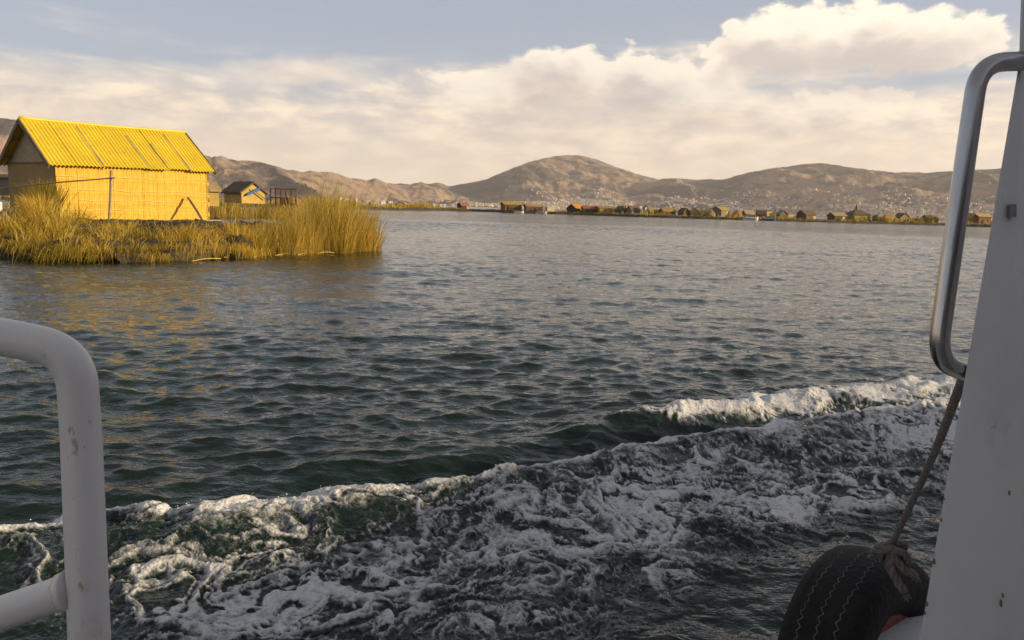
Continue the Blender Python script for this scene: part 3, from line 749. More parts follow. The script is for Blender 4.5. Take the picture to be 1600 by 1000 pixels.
# ------------------------------------------------------------------ the reed house with the yellow roof
def build_house():
    PL = at(90, 338, 30.0); PR = at(328, 342, 35.3); zb = 0.62
    u = Vector((PR.x - PL.x, PR.y - PL.y, 0)); L = u.length; th = math.atan2(u.y, u.x)
    W, HW, HR = 4.2, 2.20, 3.80
    t = empty('reed_house', (PL.x, PL.y, zb), th)
    tag(t, 'golden reed mat house with a yellow corrugated roof on the near island', 'house')
    # local axes: x along the sunny wall, y towards the back
    def tie_wave(x, k): return 0.010 * np.sin(x * 2.1 + k * 20) + 0.007 * np.sin(x * 4.7 + k * 31)
    def mat_wall_mesh(name, length, h0, h1, ties, mat, origin, dx, nrm, amp):
        nu = int(length / 0.035); nv = 44; rg = np.random.default_rng(9)
        U, Vv = np.meshgrid(np.linspace(0, length, nu), np.linspace(0, 1, nv), indexing='ij')
        ridge = np.repeat(rg.normal(0, 1, nu)[:, None], nv, 1)
        wave = samp(NT5, U, Vv * 2, 9.0)
        D = amp * (0.35 * ridge + 0.9 * wave)
        Hh = (h0 + (h1 - h0) * (U / length)); Zc = Vv * Hh
        for k in ties:
            yy = k + tie_wave(U, k); D -= 0.8 * amp * np.exp(-((Vv - yy) / 0.022) ** 2)
            D += 1.6 * amp * np.exp(-((Vv - yy + 0.045) / 0.045) ** 2)
        Zc = Zc + np.where(Vv == 0, -0.05 * np.abs(ridge), 0)
        P = np.array(origin)[None, None] + U[..., None] * np.array(dx) + D[..., None] * np.array(nrm) + Zc[..., None] * np.array((0, 0, 1.0))
        idx = np.arange(nu * nv).reshape(nu, nv)
        Q = np.stack([idx[:-1, :-1], idx[1:, :-1], idx[1:, 1:], idx[:-1, 1:]], -1).reshape(-1, 4)
        return np_mesh(name, P.reshape(-1, 3), Q, mat, t, smooth=False), (U, D, P)
    ties = (0.17, 0.34, 0.52, 0.76)
    w, (U, D, P) = mat_wall_mesh('sunny_wall', L, HW, HW + 0.10, ties, M['mat'], (0, 0, 0), (1, 0, 0), (0, -1, 0), 0.016)
    for k in ties:
        pts = []
        for x in np.linspace(0.02, L - 0.02, 46):
            yy = k + float(tie_wave(x, k)); hh = HW + 0.10 * x / L
            pts.append((x, -0.030 - 0.014 * float(samp(NT5, np.array([x]), np.array([yy * 2]), 9.0)[0]), yy * hh))
        MB().tube(pts, 0.016, 5).build('binding_cord', M['cord'], w)
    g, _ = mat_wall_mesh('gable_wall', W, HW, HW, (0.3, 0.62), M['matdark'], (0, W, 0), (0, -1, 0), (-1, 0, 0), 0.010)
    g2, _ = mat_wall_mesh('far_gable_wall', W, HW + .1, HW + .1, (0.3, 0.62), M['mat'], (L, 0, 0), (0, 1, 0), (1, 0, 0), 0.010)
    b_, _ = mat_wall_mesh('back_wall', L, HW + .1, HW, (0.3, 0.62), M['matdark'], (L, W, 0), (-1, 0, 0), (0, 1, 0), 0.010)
    # boarded gable triangles
    for (x, zo, nm) in ((0.03, 0.0, 'gable_board'), (L - 0.06, 0.10, 'gable_board')):
        MB().prism([(x, 0.02, HW + zo - .06), (x, W - 0.02, HW + zo - .06), (x, W / 2, HR + zo - 0.10)], (0.03, 0, 0)).build(nm, M['ply'], t)
    MB().box((-0.02, W / 2, HW - 0.02), (0.05, W, 0.07)).build('tie_beam', M['timber'], t)
    # roof: corrugated sheets on rafters
    over_l, over_r, over_e = 0.32, 0.20, 0.26
    slope = (HR - HW) / (W / 2); roof = MB()
    def zr(x, yy): return HW + 0.10 * max(0, min(1, x / L)) + slope * (yy if yy <= W / 2 else W - yy) + 0.05
    for yy in (0.35, 1.2, 2.0): 
        for q in (yy, W - yy):
            roof.bar((-over_l + 0.05, q, zr(0, q) - 0.06), (L + over_r - 0.05, q, zr(L, q) - 0.06), 0.06)
    rf = roof.build('roof', M['timber'], t)
    cuts = [-over_l, 0.75, 1.75, 2.72, 3.62, 4.5, 5.5, L + over_r]; rg = random.Random(4)
    pitch = 0.150; nrm = Vector((0, -slope, 1)).normalized()
    for side in (0, 1):
        for i in range(len(cuts) - 1):
            x0, x1 = cuts[i], cuts[i + 1] + (0.05 if i < len(cuts) - 2 else 0)
            n = int((x1 - x0) / pitch * 8); lift = 0.012 * (i % 2) + rg.uniform(0, 0.006); de = rg.uniform(-0.03, 0.03); dt = rg.uniform(-0.02, 0.02)
            vs = []; fs = []; rows = 5
            for j in range(n + 1):
                x = x0 + (x1 - x0) * j / n; c = 0.027 * math.sin(2 * math.pi * x / pitch)
                for k in range(rows):
                    f_ = k / (rows - 1); yy = (-over_e + de) * (1 - f_) + (W / 2 + 0.02 + dt * 0) * f_
                    z = HW + 0.10 * max(0, min(1, x / L)) + slope * yy + 0.07 + lift + c + 0.012 * math.sin(x * 1.9 + k)
                    z -= 0.03 * math.sin(math.pi * max(0, min(1, x / L))) * f_
                    vs.append((x, yy if side == 0 else W - yy, z))
            for j in range(n):
                for k in range(rows - 1):
                    q = (j * rows + k, (j + 1) * rows + k, (j + 1) * rows + k + 1, j * rows + k + 1); fs.append(q if side == 0 else q[::-1])
            b = MB().add(vs, fs); o = b.build('roof_sheet', M['yellowroof'], rf, smooth=True)
            if side == 0 and i in (1, 3, 4, 5):     # bare metal lap at the joint
                x = x1 - 0.02; f0, f1 = ((0.0, 0.92), (0, 0), (0.02, 0.78), (0.12, 0.62), (0.0, 0.9))[i - 1]
                y0 = -over_e + (W / 2 + over_e) * f0; y1 = -over_e + (W / 2 + over_e) * f1
                pts = []
                for k in range(9):
                    yy = y0 + (y1 - y0) * k / 8; pts.append((x + 0.01 * math.sin(k), yy, HW + 0.10 * x / L + slope * yy + 0.07 + 0.034 + 0.012 * math.sin(x * 1.9 + 4 * k / 8)))
                bb = MB(); vs = []
                for p in pts: vs += [(p[0] - 0.024, p[1], p[2] + .002), (p[0] + 0.024, p[1], p[2] + .002)]
                bb.add(vs, [(2 * k, 2 * k + 1, 2 * k + 3, 2 * k + 2) for k in range(8)]).build('sheet_lap', M['roofgap'], rf)
    pts = [(x, W / 2, HR + 0.10 * max(0, min(1, x / L)) + 0.105 - 0.03 * math.sin(math.pi * max(0, min(1, x / L)))) for x in np.linspace(-over_l, L + over_r, 24)]
    MB().tube(pts, 0.055, 8).build('ridge_cap', M['yellowroof'], rf, smooth=True)
    for x, zz in ((-over_l - 0.01, 0), (L + over_r + .01, 0.10)):
        for sgn in (0, 1):
            ya, yb = (-over_e, W / 2) if sgn == 0 else (W + over_e, W / 2)
            za, zb_ = HW + slope * (-over_e) + 0.00 + zz, HR + 0.00 + zz
            MB().bar((x, ya, za), (x, yb, zb_), 0.045, 0.17).build('barge_board', M['timber'], rf)
    for (x, y) in ((0.04, 0.04), (L - 0.04, 0.04), (0.04, W - 0.04), (L - 0.04, W - 0.04)):
        MB().tube([(x, y, -0.1), (x, y, HW + 0.05)], 0.05, 8).build('corner_post', M['timber'], t, smooth=True)
    MB().box((1.75, -0.012, HW - 0.10), (0.10, 0.05, 0.22)).build('rafter_end', M['timber'], t)
    # pale reed plinth along the foot of the sunny wall
    pl = MB(); pl.box((L * 0.66, -0.16, -0.03), (L * 0.78, 0.34, 0.09)); pl.build('plinth', M['palewood'], t)
    fl = MB(); fl.box((L / 2, W / 2, -0.07), (L, W, 0.08)); fl.build('floor', M['straw'], t)
    return t, th
HOUSE, HTH = build_house()

# poles and rails before the house
def pole(name, label, a, b, r0, r1, mat, cat='pole', bend=0.02):
    a = Vector(a); b = Vector(b); mid = (a + b) / 2 + Vector((bend, 0, bend)); pts = bezier([a, mid, b], 6); n = len(pts)
    o = MB().tube(pts, [r0 + (r1 - r0) * i / (n - 1) for i in range(n)], 7).build(name, M[mat], smooth=True, auto=50)
    return tag(o, label, cat)
pole('standing_post', 'pale flat topped post standing before the sunny reed wall', at(170, 352, 27.2), at(174, 266, 27.2), 0.050, 0.055, 'palewood', 'post')
pole('rail_pole', 'long thin pole slanting from the left edge up to the standing post', at(-60, 302, 26.9), at(180, 278, 27.15), 0.030, 0.022, 'timber', 'pole', 0.05)
pole('leaning_pole', 'short pole leaning against the right end of the sunny wall', at(321, 353, 33.2), at(294, 309, 34.25), 0.05, 0.055, 'timber', 'pole', 0.02)
pole('corner_stake', 'thin grey stake standing at the shaded corner of the house', at(92, 372, 26.0), at(87, 312, 27.0), 0.03, 0.025, 'timber', 'stake', 0.03)
rt = empty('small_railing', at(8, 356, 25.0)); tag(rt, 'small pale railing with one white post at the left picture edge', 'railing')
def child_pole(name, parent, a, b, r, mat):
    a = Vector(a) - parent.location; b = Vector(b) - parent.location
    MB().tube([a, (a + b) / 2, b], r, 7).build(name, M[mat], parent, smooth=True, auto=50)
child_pole('post', rt, at(9, 362, 25.0), at(8, 331, 25.0), 0.045, 'boatwhite')
child_pole('rail', rt, at(-30, 352, 25.0), at(34, 319, 25.6), 0.035, 'palewood')
child_pole('rail', rt, at(-30, 364, 25.0), at(9, 342, 25.05), 0.03, 'palewood')
def bundle(name, label, base, n, h, rad, tintc, seed, lean=(0.1, 0.0)):
    rg = np.random.default_rng(seed); off = rg.normal(0, 1, (n, 2)); b = np.zeros((n, 3)); b[:, :2] = off * rad + np.array(base)[:2]; b[:, 2] = base[2]
    hh = h * rg.uniform(0.6, 1.1, n); l = off * 0.22 * h + np.array(lean) * h
    o = blades(name, b, hh, l, np.full(n, 0.022), np.clip(rg.normal(tintc, 0.12, n), 0, 1), M['reed'], seed); return tag(o, label, 'reeds')
bundle('reed_bundle', 'dark dry reed bundle propped by the shaded gable wall', at(72, 340, 28.2), 420, 1.45, 0.24, 0.15, 71)
bundle('grass_tuft', 'bright feathery grass tuft growing below the shaded gable', at(62, 350, 25.6), 420, 1.05, 0.20, 0.72, 72, (-0.1, -0.1))

# ------------------------------------------------------------------ things behind the near island
def prop_hut(name, label, cat, x, ybase, w, h, Y, rz, wall, roof, style='side', depth=None, roof_h=0.38, door=None, over=0.12, zbase=None, extras=None, sign=None):
    """hut set by its place on the far shore; w, h in photograph pixels at distance Y"""
    k = Y / F; p = at(x, ybase, Y); W = w * k; H = h * k; D = depth if depth else W * 0.75
    z0 = p.z if zbase is None else zbase
    t = empty(name, (p.x, Y, z0), rz); tag(t, label, cat)
    hw = H * (1 - roof_h); hr = H
    if style == 'flat':
        MB().box((0, D / 2, hw / 2), (W, D, hw)).build('wall', M[wall], t)
        MB().box((0, D / 2, hw + (hr - hw) * 0.3), (W * (1 + over), D * (1 + over), (hr - hw) * 0.55)).build('roof', M[roof], t)
    elif style == 'side':        # ridge runs across the view
        MB().prism([(-W / 2, 0, 0), (-W / 2, D, 0), (-W / 2, D, hw), (-W / 2, D / 2, hr - .05), (-W / 2, 0, hw)], (W, 0, 0)).build('wall', M[wall], t)
        r = MB(); o_ = over * W * 0.5 + 0.08; ye = 0.18; s = (hr - hw) / (D / 2)
        for a, b in (((-ye, hw - s * ye), (D / 2, hr)), ((D + ye, hw - s * ye), (D / 2, hr))):
            r.prism([(-W / 2 - o_, a[0], a[1]), (-W / 2 - o_, b[0], b[1]), (-W / 2 - o_, b[0], b[1] + .14), (-W / 2 - o_, a[0], a[1] + .14)], (W + 2 * o_, 0, 0))
        r.build('roof', M[roof], t)
    elif style == 'front':       # gable faces the view
        MB().prism([(-W / 2, 0, 0), (W / 2, 0, 0), (W / 2, 0, hw), (0, 0, hr - .05), (-W / 2, 0, hw)], (0, D, 0)).build('wall', M[wall], t)
        r = MB(); xe = 0.2; s = (hr - hw) / (W / 2)
        for sg in (-1, 1):
            r.prism([(sg * (W / 2 + xe), -0.15, hw - s * xe), (0, -0.15, hr), (0, -0.15, hr + .14), (sg * (W / 2 + xe), -0.15, hw - s * xe + .14)], (0, D + .3, 0))
        r.build('roof', M[roof], t)
    elif style == 'hip':
        MB().box((0, D / 2, hw / 2), (W, D, hw)).build('wall', M[wall], t)
        o_ = 0.35; a = [(-W / 2 - o_, -o_, hw), (W / 2 + o_, -o_, hw), (W / 2 + o_, D + o_, hw), (-W / 2 - o_, D + o_, hw), (-W * .12, D / 2, hr), (W * .12, D / 2, hr)]
        MB().add(a, [(0, 1, 5, 4), (1, 2, 5), (2, 3, 4, 5), (3, 0, 4), (3, 2, 1, 0)]).build('roof', M[roof], t)
    elif style == 'stack':
        prof = [(0.52, 0), (0.55, .25), (0.47, .55), (0.30, .8), (0.12, .95), (0.02, 1.02)]; vs = []; n = 12; rg = random.Random(int(x))
        for (r_, z_) in prof:
            for j in range(n): 
                q = 2 * math.pi * j / n; rr = r_ * rg.uniform(.88, 1.1); vs.append((W * rr * math.cos(q), D * rr * math.sin(q) + D / 2, H * z_))
        fs = [(i * n + j, i * n + (j + 1) % n, (i + 1) * n + (j + 1) % n, (i + 1) * n + j) for i in range(len(prof) - 1) for j in range(n)]
        MB().add(vs, fs).build('straw', M[wall], t); MB().tube([(0, D / 2, H * .9), (0, D / 2, H * 1.12)], 0.04, 5).build('pole', M['timber'], t)
    if style != 'stack':
        if door: MB().box((door[0] * W, -0.03, hw * 0.42), (door[1] * W, 0.06, hw * 0.84)).build('door', M[door[2]], t)
        for e in (extras or []):
            MB().box((e[0] * W, -0.035 + e[4] if len(e) > 4 else -0.035, e[1] * H), (e[2] * W, 0.05, e[3] * H)).build('window', M['dark'], t)
    return t
prop_hut('small_hut', 'pale golden hut peeping out behind the right end of the reed house', 'hut', 331, 322, 22, 34, 50, R(35), 'gold', 'tan', 'side', 2.2, 0.30)
th_ = prop_hut('tilted_hut', 'small tilted reed hut with dark roof and a blue cloth', 'hut', 396, 318, 40, 31, 62, R(50), 'gold', 'thatchdark', 'front', 2.6, 0.45)
b = MB(); b.add([(-0.75, -0.22, 0.55), (0.45, -0.22, 1.05), (0.52, -0.22, 1.32), (-0.62, -0.22, 0.80), (-0.75, -0.25, 0.55), (0.45, -0.25, 1.05), (0.52, -0.25, 1.32), (-0.62, -0.25, 0.80)],
      [(0, 1, 2, 3), (7, 6, 5, 4), (0, 4, 5, 1), (1, 5, 6, 2), (2, 6, 7, 3), (3, 7, 4, 0)]); b.build('blue_cloth', M['blue'], th_)
MB().bar((-.25, -.2, 1.15), (1.0, -.2, .35), 0.06).build('pole', M['timber'], th_)
# open red timber frame
fr = empty('timber_frame', at(443, 318, 70)); tag(fr, 'reddish open timber frame standing beyond the tilted hut', 'frame')
k = 70 / F
for i in range(6):
    MB().bar((-20 * k + i * 8 * k, 0, -0.2), (-20 * k + i * 8 * k, 0, 22 * k), 0.10).build('post', M['rust'], fr)
for z_ in (9 * k, 22 * k): MB().bar((-20 * k, -.06, z_), (20 * k, -.06, z_), 0.10).build('beam', M['rust'], fr)
MB().box((6 * k, 0.5, 4 * k), (26 * k, 0.6, 11 * k)).build('stacked_boards', M['brick'], fr)
MB().box((14 * k, -.25, 5 * k), (7 * k, 0.2, 9 * k)).build('yellow_panel', M['gold'], fr)
prop_hut('tin_shed', 'grey roofed shed showing left of the reed house', 'shed', -8, 305, 60, 36, 46, R(-8), 'greywall', 'tan', 'flat', 3.0, 0.25)
# moored boat at the far left
def small_boat(name, label, x, y, wpx, Y, hullm, stripem, cabin=True, rz=0.0):
    k = Y / F; L = wpx * k; p = at(x, y, Y); t = empty(name, (p.x, Y, 0.0), rz); tag(t, label, 'boat')
    B = max(0.9, L * 0.26); H = L * 0.13 + 0.15
    st = [(-.5, .75, 0.05), (-.25, 1, 0), (0.1, 1, 0), (.35, .7, .06), (.5, .05, .22)]; vs = []
    for (s, w, rise) in st:
        for (q, z) in ((-.5, 1), (-.36, 0), (.36, 0), (.5, 1)): vs.append((s * L, q * B * w, z * (H + rise * L * .5) - 0.05))
    fs = [(i * 4 + j, (i + 1) * 4 + j, (i + 1) * 4 + j + 1, i * 4 + j + 1) for i in range(4) for j in range(3)] + [(0, 1, 2, 3), (19, 18, 17, 16)] + [(i * 4 + 3, (i + 1) * 4 + 3, (i + 1) * 4, i * 4) for i in range(4)]
    MB().add(vs, fs).build('hull', M[hullm], t)
    b = MB(); b.box((-L * .05, -B * .5 - .02, H * .62), (L * .6, 0.03, H * .25)); b.build('stripe', M[stripem], t)
    if cabin:
        c = MB().box((-L * .08, 0, H + L * .07), (L * .46, B * .8, L * .14)).build('cabin', M['boatwhite'], t)
        MB().box((-L * .08, 0, H + L * .15), (L * .54, B * .92, 0.06)).build('roof', M[stripem], t)
        for i in range(3): MB().box((-L * .2 + i * L * .13, -B * .4 - .015, H + L * .08), (L * .08, .03, L * .07)).build('window', M['glass'], c)
    return t
small_boat('moored_boat', 'white boat with a blue stripe moored left of the reed house', -22, 300, 110, 40, 'boatwhite', 'bluepaint', True, R(4))

# ------------------------------------------------------------------ far reed islands with their huts
WL = [(-700, 305.5), (-100, 310.5), (300, 320.5), (480, 325), (575, 327.5), (640, 328.5), (700, 329.5), (760, 331), (800, 332.5), (900, 335.5), (1000, 338.8), (1100, 341.8), (1200, 344.8), (1300, 347.6), (1400, 350.3), (1480, 352.5), (1560, 355), (1700, 359), (2100, 371)]
def shore_y(x): return float(np.interp(x, [q[0] for q in WL], [q[1] for q in WL]))
def build_far_shore():
    xs = np.arange(-700, 2100, 4.0); rg = np.random.default_rng(8); P = [gp(x, shore_y(x)) for x in xs]
    rows = [(-0.4, -0.4), (0.0, 0.25), (0.9, 0.6), (4, 0.75), (14, 0.7), (26, 0.5), (30, -0.4)]
    V = []
    for i, p in enumerate(P):
        d = Vector((p.x, p.y, 0)).normalized()
        for (dd, z) in rows:
            q = p + d * (dd + rg.normal(0, .25)); V.append((q.x, q.y, z + (rg.normal(0, 0.08) if z > 0 else 0)))
    n = len(rows); Q = [(i * n + j, (i + 1) * n + j, (i + 1) * n + j + 1, i * n + j + 1) for i in range(len(P) - 1) for j in range(n - 1)]
    o = np_mesh('far_islands', V, Q, M['peat']); tag(o, 'low dark reed islands along the far side of the lake', 'islands', kind='structure')
    # low reeds on them
    n = 7000; x = rg.uniform(-700, 2100, n); dd = rg.uniform(0.3, 20, n) ** 1.0; C = []; H = []
    prof = tile_noise(256, 1.0, 91, 2)
    for i in range(n):
        p = gp(x[i], shore_y(x[i])); d = Vector((p.x, p.y, 0)).normalized(); q = p + d * dd[i]
        hh = 0.75 + 0.5 * float(samp(prof, np.array([x[i]]), np.array([0.0]), 900.0)[0])
        if x[i] < 720: hh += 0.35
        if 785 < x[i] < 1000 : hh *= 0.6
        C.append((q.x, q.y, 0.4)); H.append(max(0.2, hh) * (1 if dd[i] > 2 else 0.8))
    b, h, l, t = tufts(C, 7, H, 0.45, 0.25, 92)
    o = blades('far_reeds', b, h, l, np.full(len(b), 0.15), t, M['reed'], 93); tag(o, 'low olive and golden reeds along the far islands', 'reeds', kind='stuff')
build_far_shore()
def far(x0, x1, ytop, ybase, name, label, wall, roof, style='side', rz=0.0, roof_h=0.38, door=None, off=5.0, depth=None, extras=None, cat='hut'):
    x = (x0 + x1) / 2; p = gp(x, shore_y(x)); Y = p.y + off
    return prop_hut(name, label, cat, x, ybase, (x1 - x0) * 0.92, (ybase - ytop) * 0.95 + 1.0, Y, R(rz + 16) - math.atan2(p.x, p.y) * 0.4, wall, roof, style, depth, roof_h, door, zbase=0.45, extras=extras)
far(580, 592, 317, 325, 'far_hut', 'pale thatched hut just above the tips of the near reed clump', 'gold', 'tan', 'side', 10)
far(620, 633, 318, 327, 'far_hut', 'small thatched hut alone between near reed clump and red roofed hut', 'thatch', 'thatch', 'front', 10)
far(719, 735, 318, 328, 'far_hut', 'small dark hut with a red roof on the low left shore', 'dark', 'redroof', 'side', 25, door=(.3, .25, 'gold'))
far(787, 817, 319, 332, 'far_shed', 'long rust red shed with a yellow roof, biggest on the left shore', 'rust', 'olive', 'side', 4, 0.26, extras=[(-.3, .35, .1, .25), (-.1, .35, .1, .25), (.1, .35, .1, .25), (.3, .35, .1, .25)], depth=4, cat='shed')
far(822, 850, 322, 333, 'far_shed', 'open brown shed with a pale roof next to the rust red shed', 'brick', 'tan', 'side', -3, 0.3, extras=[(-.3, .3, .14, .4), (0, .3, .14, .4), (.3, .3, .14, .4)], depth=4, cat='shed')
far(854, 867, 325, 334, 'far_hut', 'bright cream hut by the water between shed and orange roof', 'cream', 'boatwhite', 'flat', 8, 0.15, off=3)
far(897, 917, 322, 335, 'far_hut', 'dark hut with a bright orange roof on the far shore', 'dark', 'orange', 'side', 30, 0.5, depth=4)
far(911, 932, 325, 336, 'far_hut', 'low hut with a dull red roof right of the orange roof', 'thatchdark', 'redroof', 'side', -4, 0.34, off=3, extras=[(-.2, .3, .2, .35), (.25, .3, .2, .35)])
far(935, 964, 326, 337, 'far_hut', 'long golden walled hut right of the dull red roof', 'gold', 'thatch', 'side', 3, 0.25, extras=[(-.18, .38, .03, .6), (.16, .38, .03, .6)])
far(966, 984, 326, 338, 'far_hut', 'dark brown hut with a small white front by the golden long hut', 'thatchdark', 'thatchdark', 'front', 30, 0.45, door=(-.25, .3, 'boatwhite'))
far(984, 1003, 325, 338, 'far_hut', 'dark thatched hut left of the white tower', 'greywall', 'thatchdark', 'side', 20, 0.5)
far(1007, 1013, 323, 337, 'far_tower', 'narrow white watch tower on the far shore', 'boatwhite', 'thatch', 'front', 10, 0.2, depth=1.2, cat='tower')
far(1014, 1030, 328, 338, 'far_hut', 'small tan hut just right of the white tower', 'tan', 'thatch', 'side', 16, 0.45)
far(1035, 1058, 328, 339, 'far_hut', 'low rusty brown hut with two dark doorways', 'brick', 'thatch', 'side', 10, 0.4, extras=[(-.2, .28, .16, .4), (.2, .28, .16, .4)])
far(1064, 1080, 329, 341, 'far_hut', 'dark peaked reed hut left of the golden straw stacks', 'thatchdark', 'thatchdark', 'front', 24, 0.5)
far(1078, 1092, 328, 341, 'far_hut', 'pale grey reed hut squeezed beside the golden straw stacks', 'tan', 'thatch', 'front', -8, 0.4)
far(1093, 1107, 329, 342, 'straw_stack', 'golden cone of stacked reeds, left one of the pair', 'gold', 'gold', 'stack', cat='straw stack')
far(1105, 1120, 330, 342, 'straw_stack', 'golden cone of stacked reeds, right one beside the yellow roof', 'thatch', 'gold', 'stack', off=3, cat='straw stack')
far(1121, 1144, 326, 342, 'far_house', 'tall far hut with yellow roof, grey wall and golden front', 'greywall', 'olive', 'side', 32, 0.28, door=(.2, .3, 'gold'), depth=3.5, cat='house')
far(1146, 1163, 330, 342, 'straw_stack', 'broad brown heap of reeds right of the yellow roofed far hut', 'thatch', 'gold', 'stack', cat='straw stack')
far(1164, 1182, 331, 342, 'far_hut', 'thatched hut behind the white and blue boat', 'thatch', 'tan', 'side', 12, 0.5, off=7)
far(1183, 1197, 330, 342, 'far_hut', 'dark brown hut with peaked roof left of the blue boat', 'brick', 'thatchdark', 'side', -14, 0.45)
far(1196, 1212, 332, 342, 'far_hut', 'golden thatched hut right behind the blue boat', 'thatch', 'gold', 'side', 14, 0.5, off=6)
far(1217, 1231, 330, 343, 'far_hut', 'grey gable fronted hut joined to a pale wall', 'greywall', 'greywall', 'front', 8, 0.4, door=(.1, .22, 'dark'))
far(1230, 1245, 333, 343, 'far_hut', 'low pale walled hut right of the grey gable', 'cream', 'tan', 'flat', 6, 0.2)
far(1253, 1280, 332, 346, 'far_hut', 'hut with a dark roof and a bright yellow arched end wall', 'thatchdark', 'thatchdark', 'side', 28, 0.45, door=(.36, .26, 'gold'))
far(1301, 1325, 334, 346, 'far_hut', 'brown hut with a small white door left of the big hipped roof', 'thatchdark', 'tan', 'side', 12, 0.35, door=(.25, .2, 'cream'))
h_ = far(1329, 1364, 329, 347, 'far_house', 'largest far hut with a spreading hipped roof and a finial', 'tan', 'thatchdark', 'hip', 8, 0.42, door=(.12, .3, 'gold'), cat='house', extras=[(.38, .28, .12, .4)])
MB().tube([(0, 3.0, 3.2), (0, 3.0, 4.9)], [0.35, 0.12], 6).build('finial', M['dark'], h_)
far(1385, 1404, 338, 349, 'far_hut', 'low brown thatched hut among bushes right of the hipped roof', 'thatch', 'thatch', 'side', 10, 0.55)
far(1403, 1424, 335, 349, 'far_hut', 'brown hut with a wide gable facing the water', 'thatch', 'thatchdark', 'front', 14, 0.45, door=(.3, .15, 'dark'))
far(1446, 1464, 338, 350, 'far_hut', 'dark hut with a cream end wall just left of the grab handle', 'dark', 'thatchdark', 'side', 14, 0.35, door=(.3, .35, 'cream'))
far(1511, 1530, 337, 354, 'far_hut', 'golden brown gabled hut seen between handle and white pillar', 'thatch', 'thatch', 'front', 24, 0.4)
far(1526, 1550, 337, 354, 'far_hut', 'long brown hut touching the white pillar in the view', 'brick', 'gold', 'side', 8, 0.25, extras=[(-.2, .3, .1, .35), (.25, .3, .1, .35)])
small_boat('far_boat', 'small grey white boat moored before the rust red shed', 811, 332, 15, 222, 'boatwhite', 'greywall', False, R(10))
small_boat('far_boat', 'small white cabin boat moored left of the cream hut', 846, 334, 17, 220, 'boatwhite', 'greywall', True, R(-6))
small_boat('far_boat', 'white boat with pale blue roof moored by the brown reed heap', 1173, 343, 24, 215, 'boatwhite', 'bluepaint', True, R(5))
small_boat('far_boat', 'blue cabin boat moored before the golden thatched hut', 1202, 345, 20, 214, 'bluepaint', 'bluepaint', True, R(-5))
for i, (x, y0, y1, lb) in enumerate(((823, 312, 332, 'taller pale mast beside the open brown shed'), (827, 313, 332, 'shorter pale mast right beside the taller one'), (1086, 326, 340, 'dark flag pole above the pale grey reed hut'), (1104, 324, 340, 'thin dark pole over the golden straw stacks'))):
    p = gp(x, shore_y(x)); pole('far_pole', lb, at(x, y1, p.y + 4), at(x + .5, y0, p.y + 4), 0.10, 0.07, 'tan' if i < 2 else 'timber', 'pole', 0)
def bush(x, ybase, w, h, label, tint, seed):
    p = gp(x, shore_y(x)); Y = p.y + 3; k = Y / F; c = at(x, ybase, Y); rg = np.random.default_rng(seed); n = 260
    t = empty('bush', (c.x, Y, 0.4)); tag(t, label, 'bush')
    d = rg.normal(0, 1, (n, 3)); d /= np.linalg.norm(d, axis=1)[:, None]; rr = rg.uniform(0.5, 1, n) ** .5 * (1 + .25 * np.sin(d[:, 0] * 5))
    C = d * rr[:, None] * np.array((w * k / 2, w * k / 2, h * k / 2)) + np.array((0, 0, h * k / 2))
    a = rg.normal(0, .16, (n, 4, 3)); V = (C[:, None] + a).reshape(-1, 3); Q = np.arange(n * 4).reshape(-1, 4)
    np_mesh('crown', V, Q, M['reed'], t, smooth=False, attrs={'tint': np.clip(rg.normal(tint, .12, n * 4), 0, 1)})
    MB().tube([(0, 0, -.2), (0.05, 0, h * k * .6)], [0.1, 0.05], 6).build('trunk', M['timber'], t)
bush(1331, 348, 8, 8, 'bright green bush at the waterline before the hipped roof', 0.05, 1)
bush(1368, 345, 9, 12, 'dark upright bush right of the hipped roof', 0.0, 2)
bush(1448, 351, 20, 11, 'dark green bush below the dark hut near the handle', 0.0, 3)
bush(1461, 351, 9, 10, 'light green bush close to the grab handle', 0.12, 4)
bush(1433, 350, 12, 9, 'olive bush left of the dark green one', 0.3, 5)
bush(1380, 348, 12, 9, 'olive bush between the hipped roof and the low thatched hut', 0.35, 6)
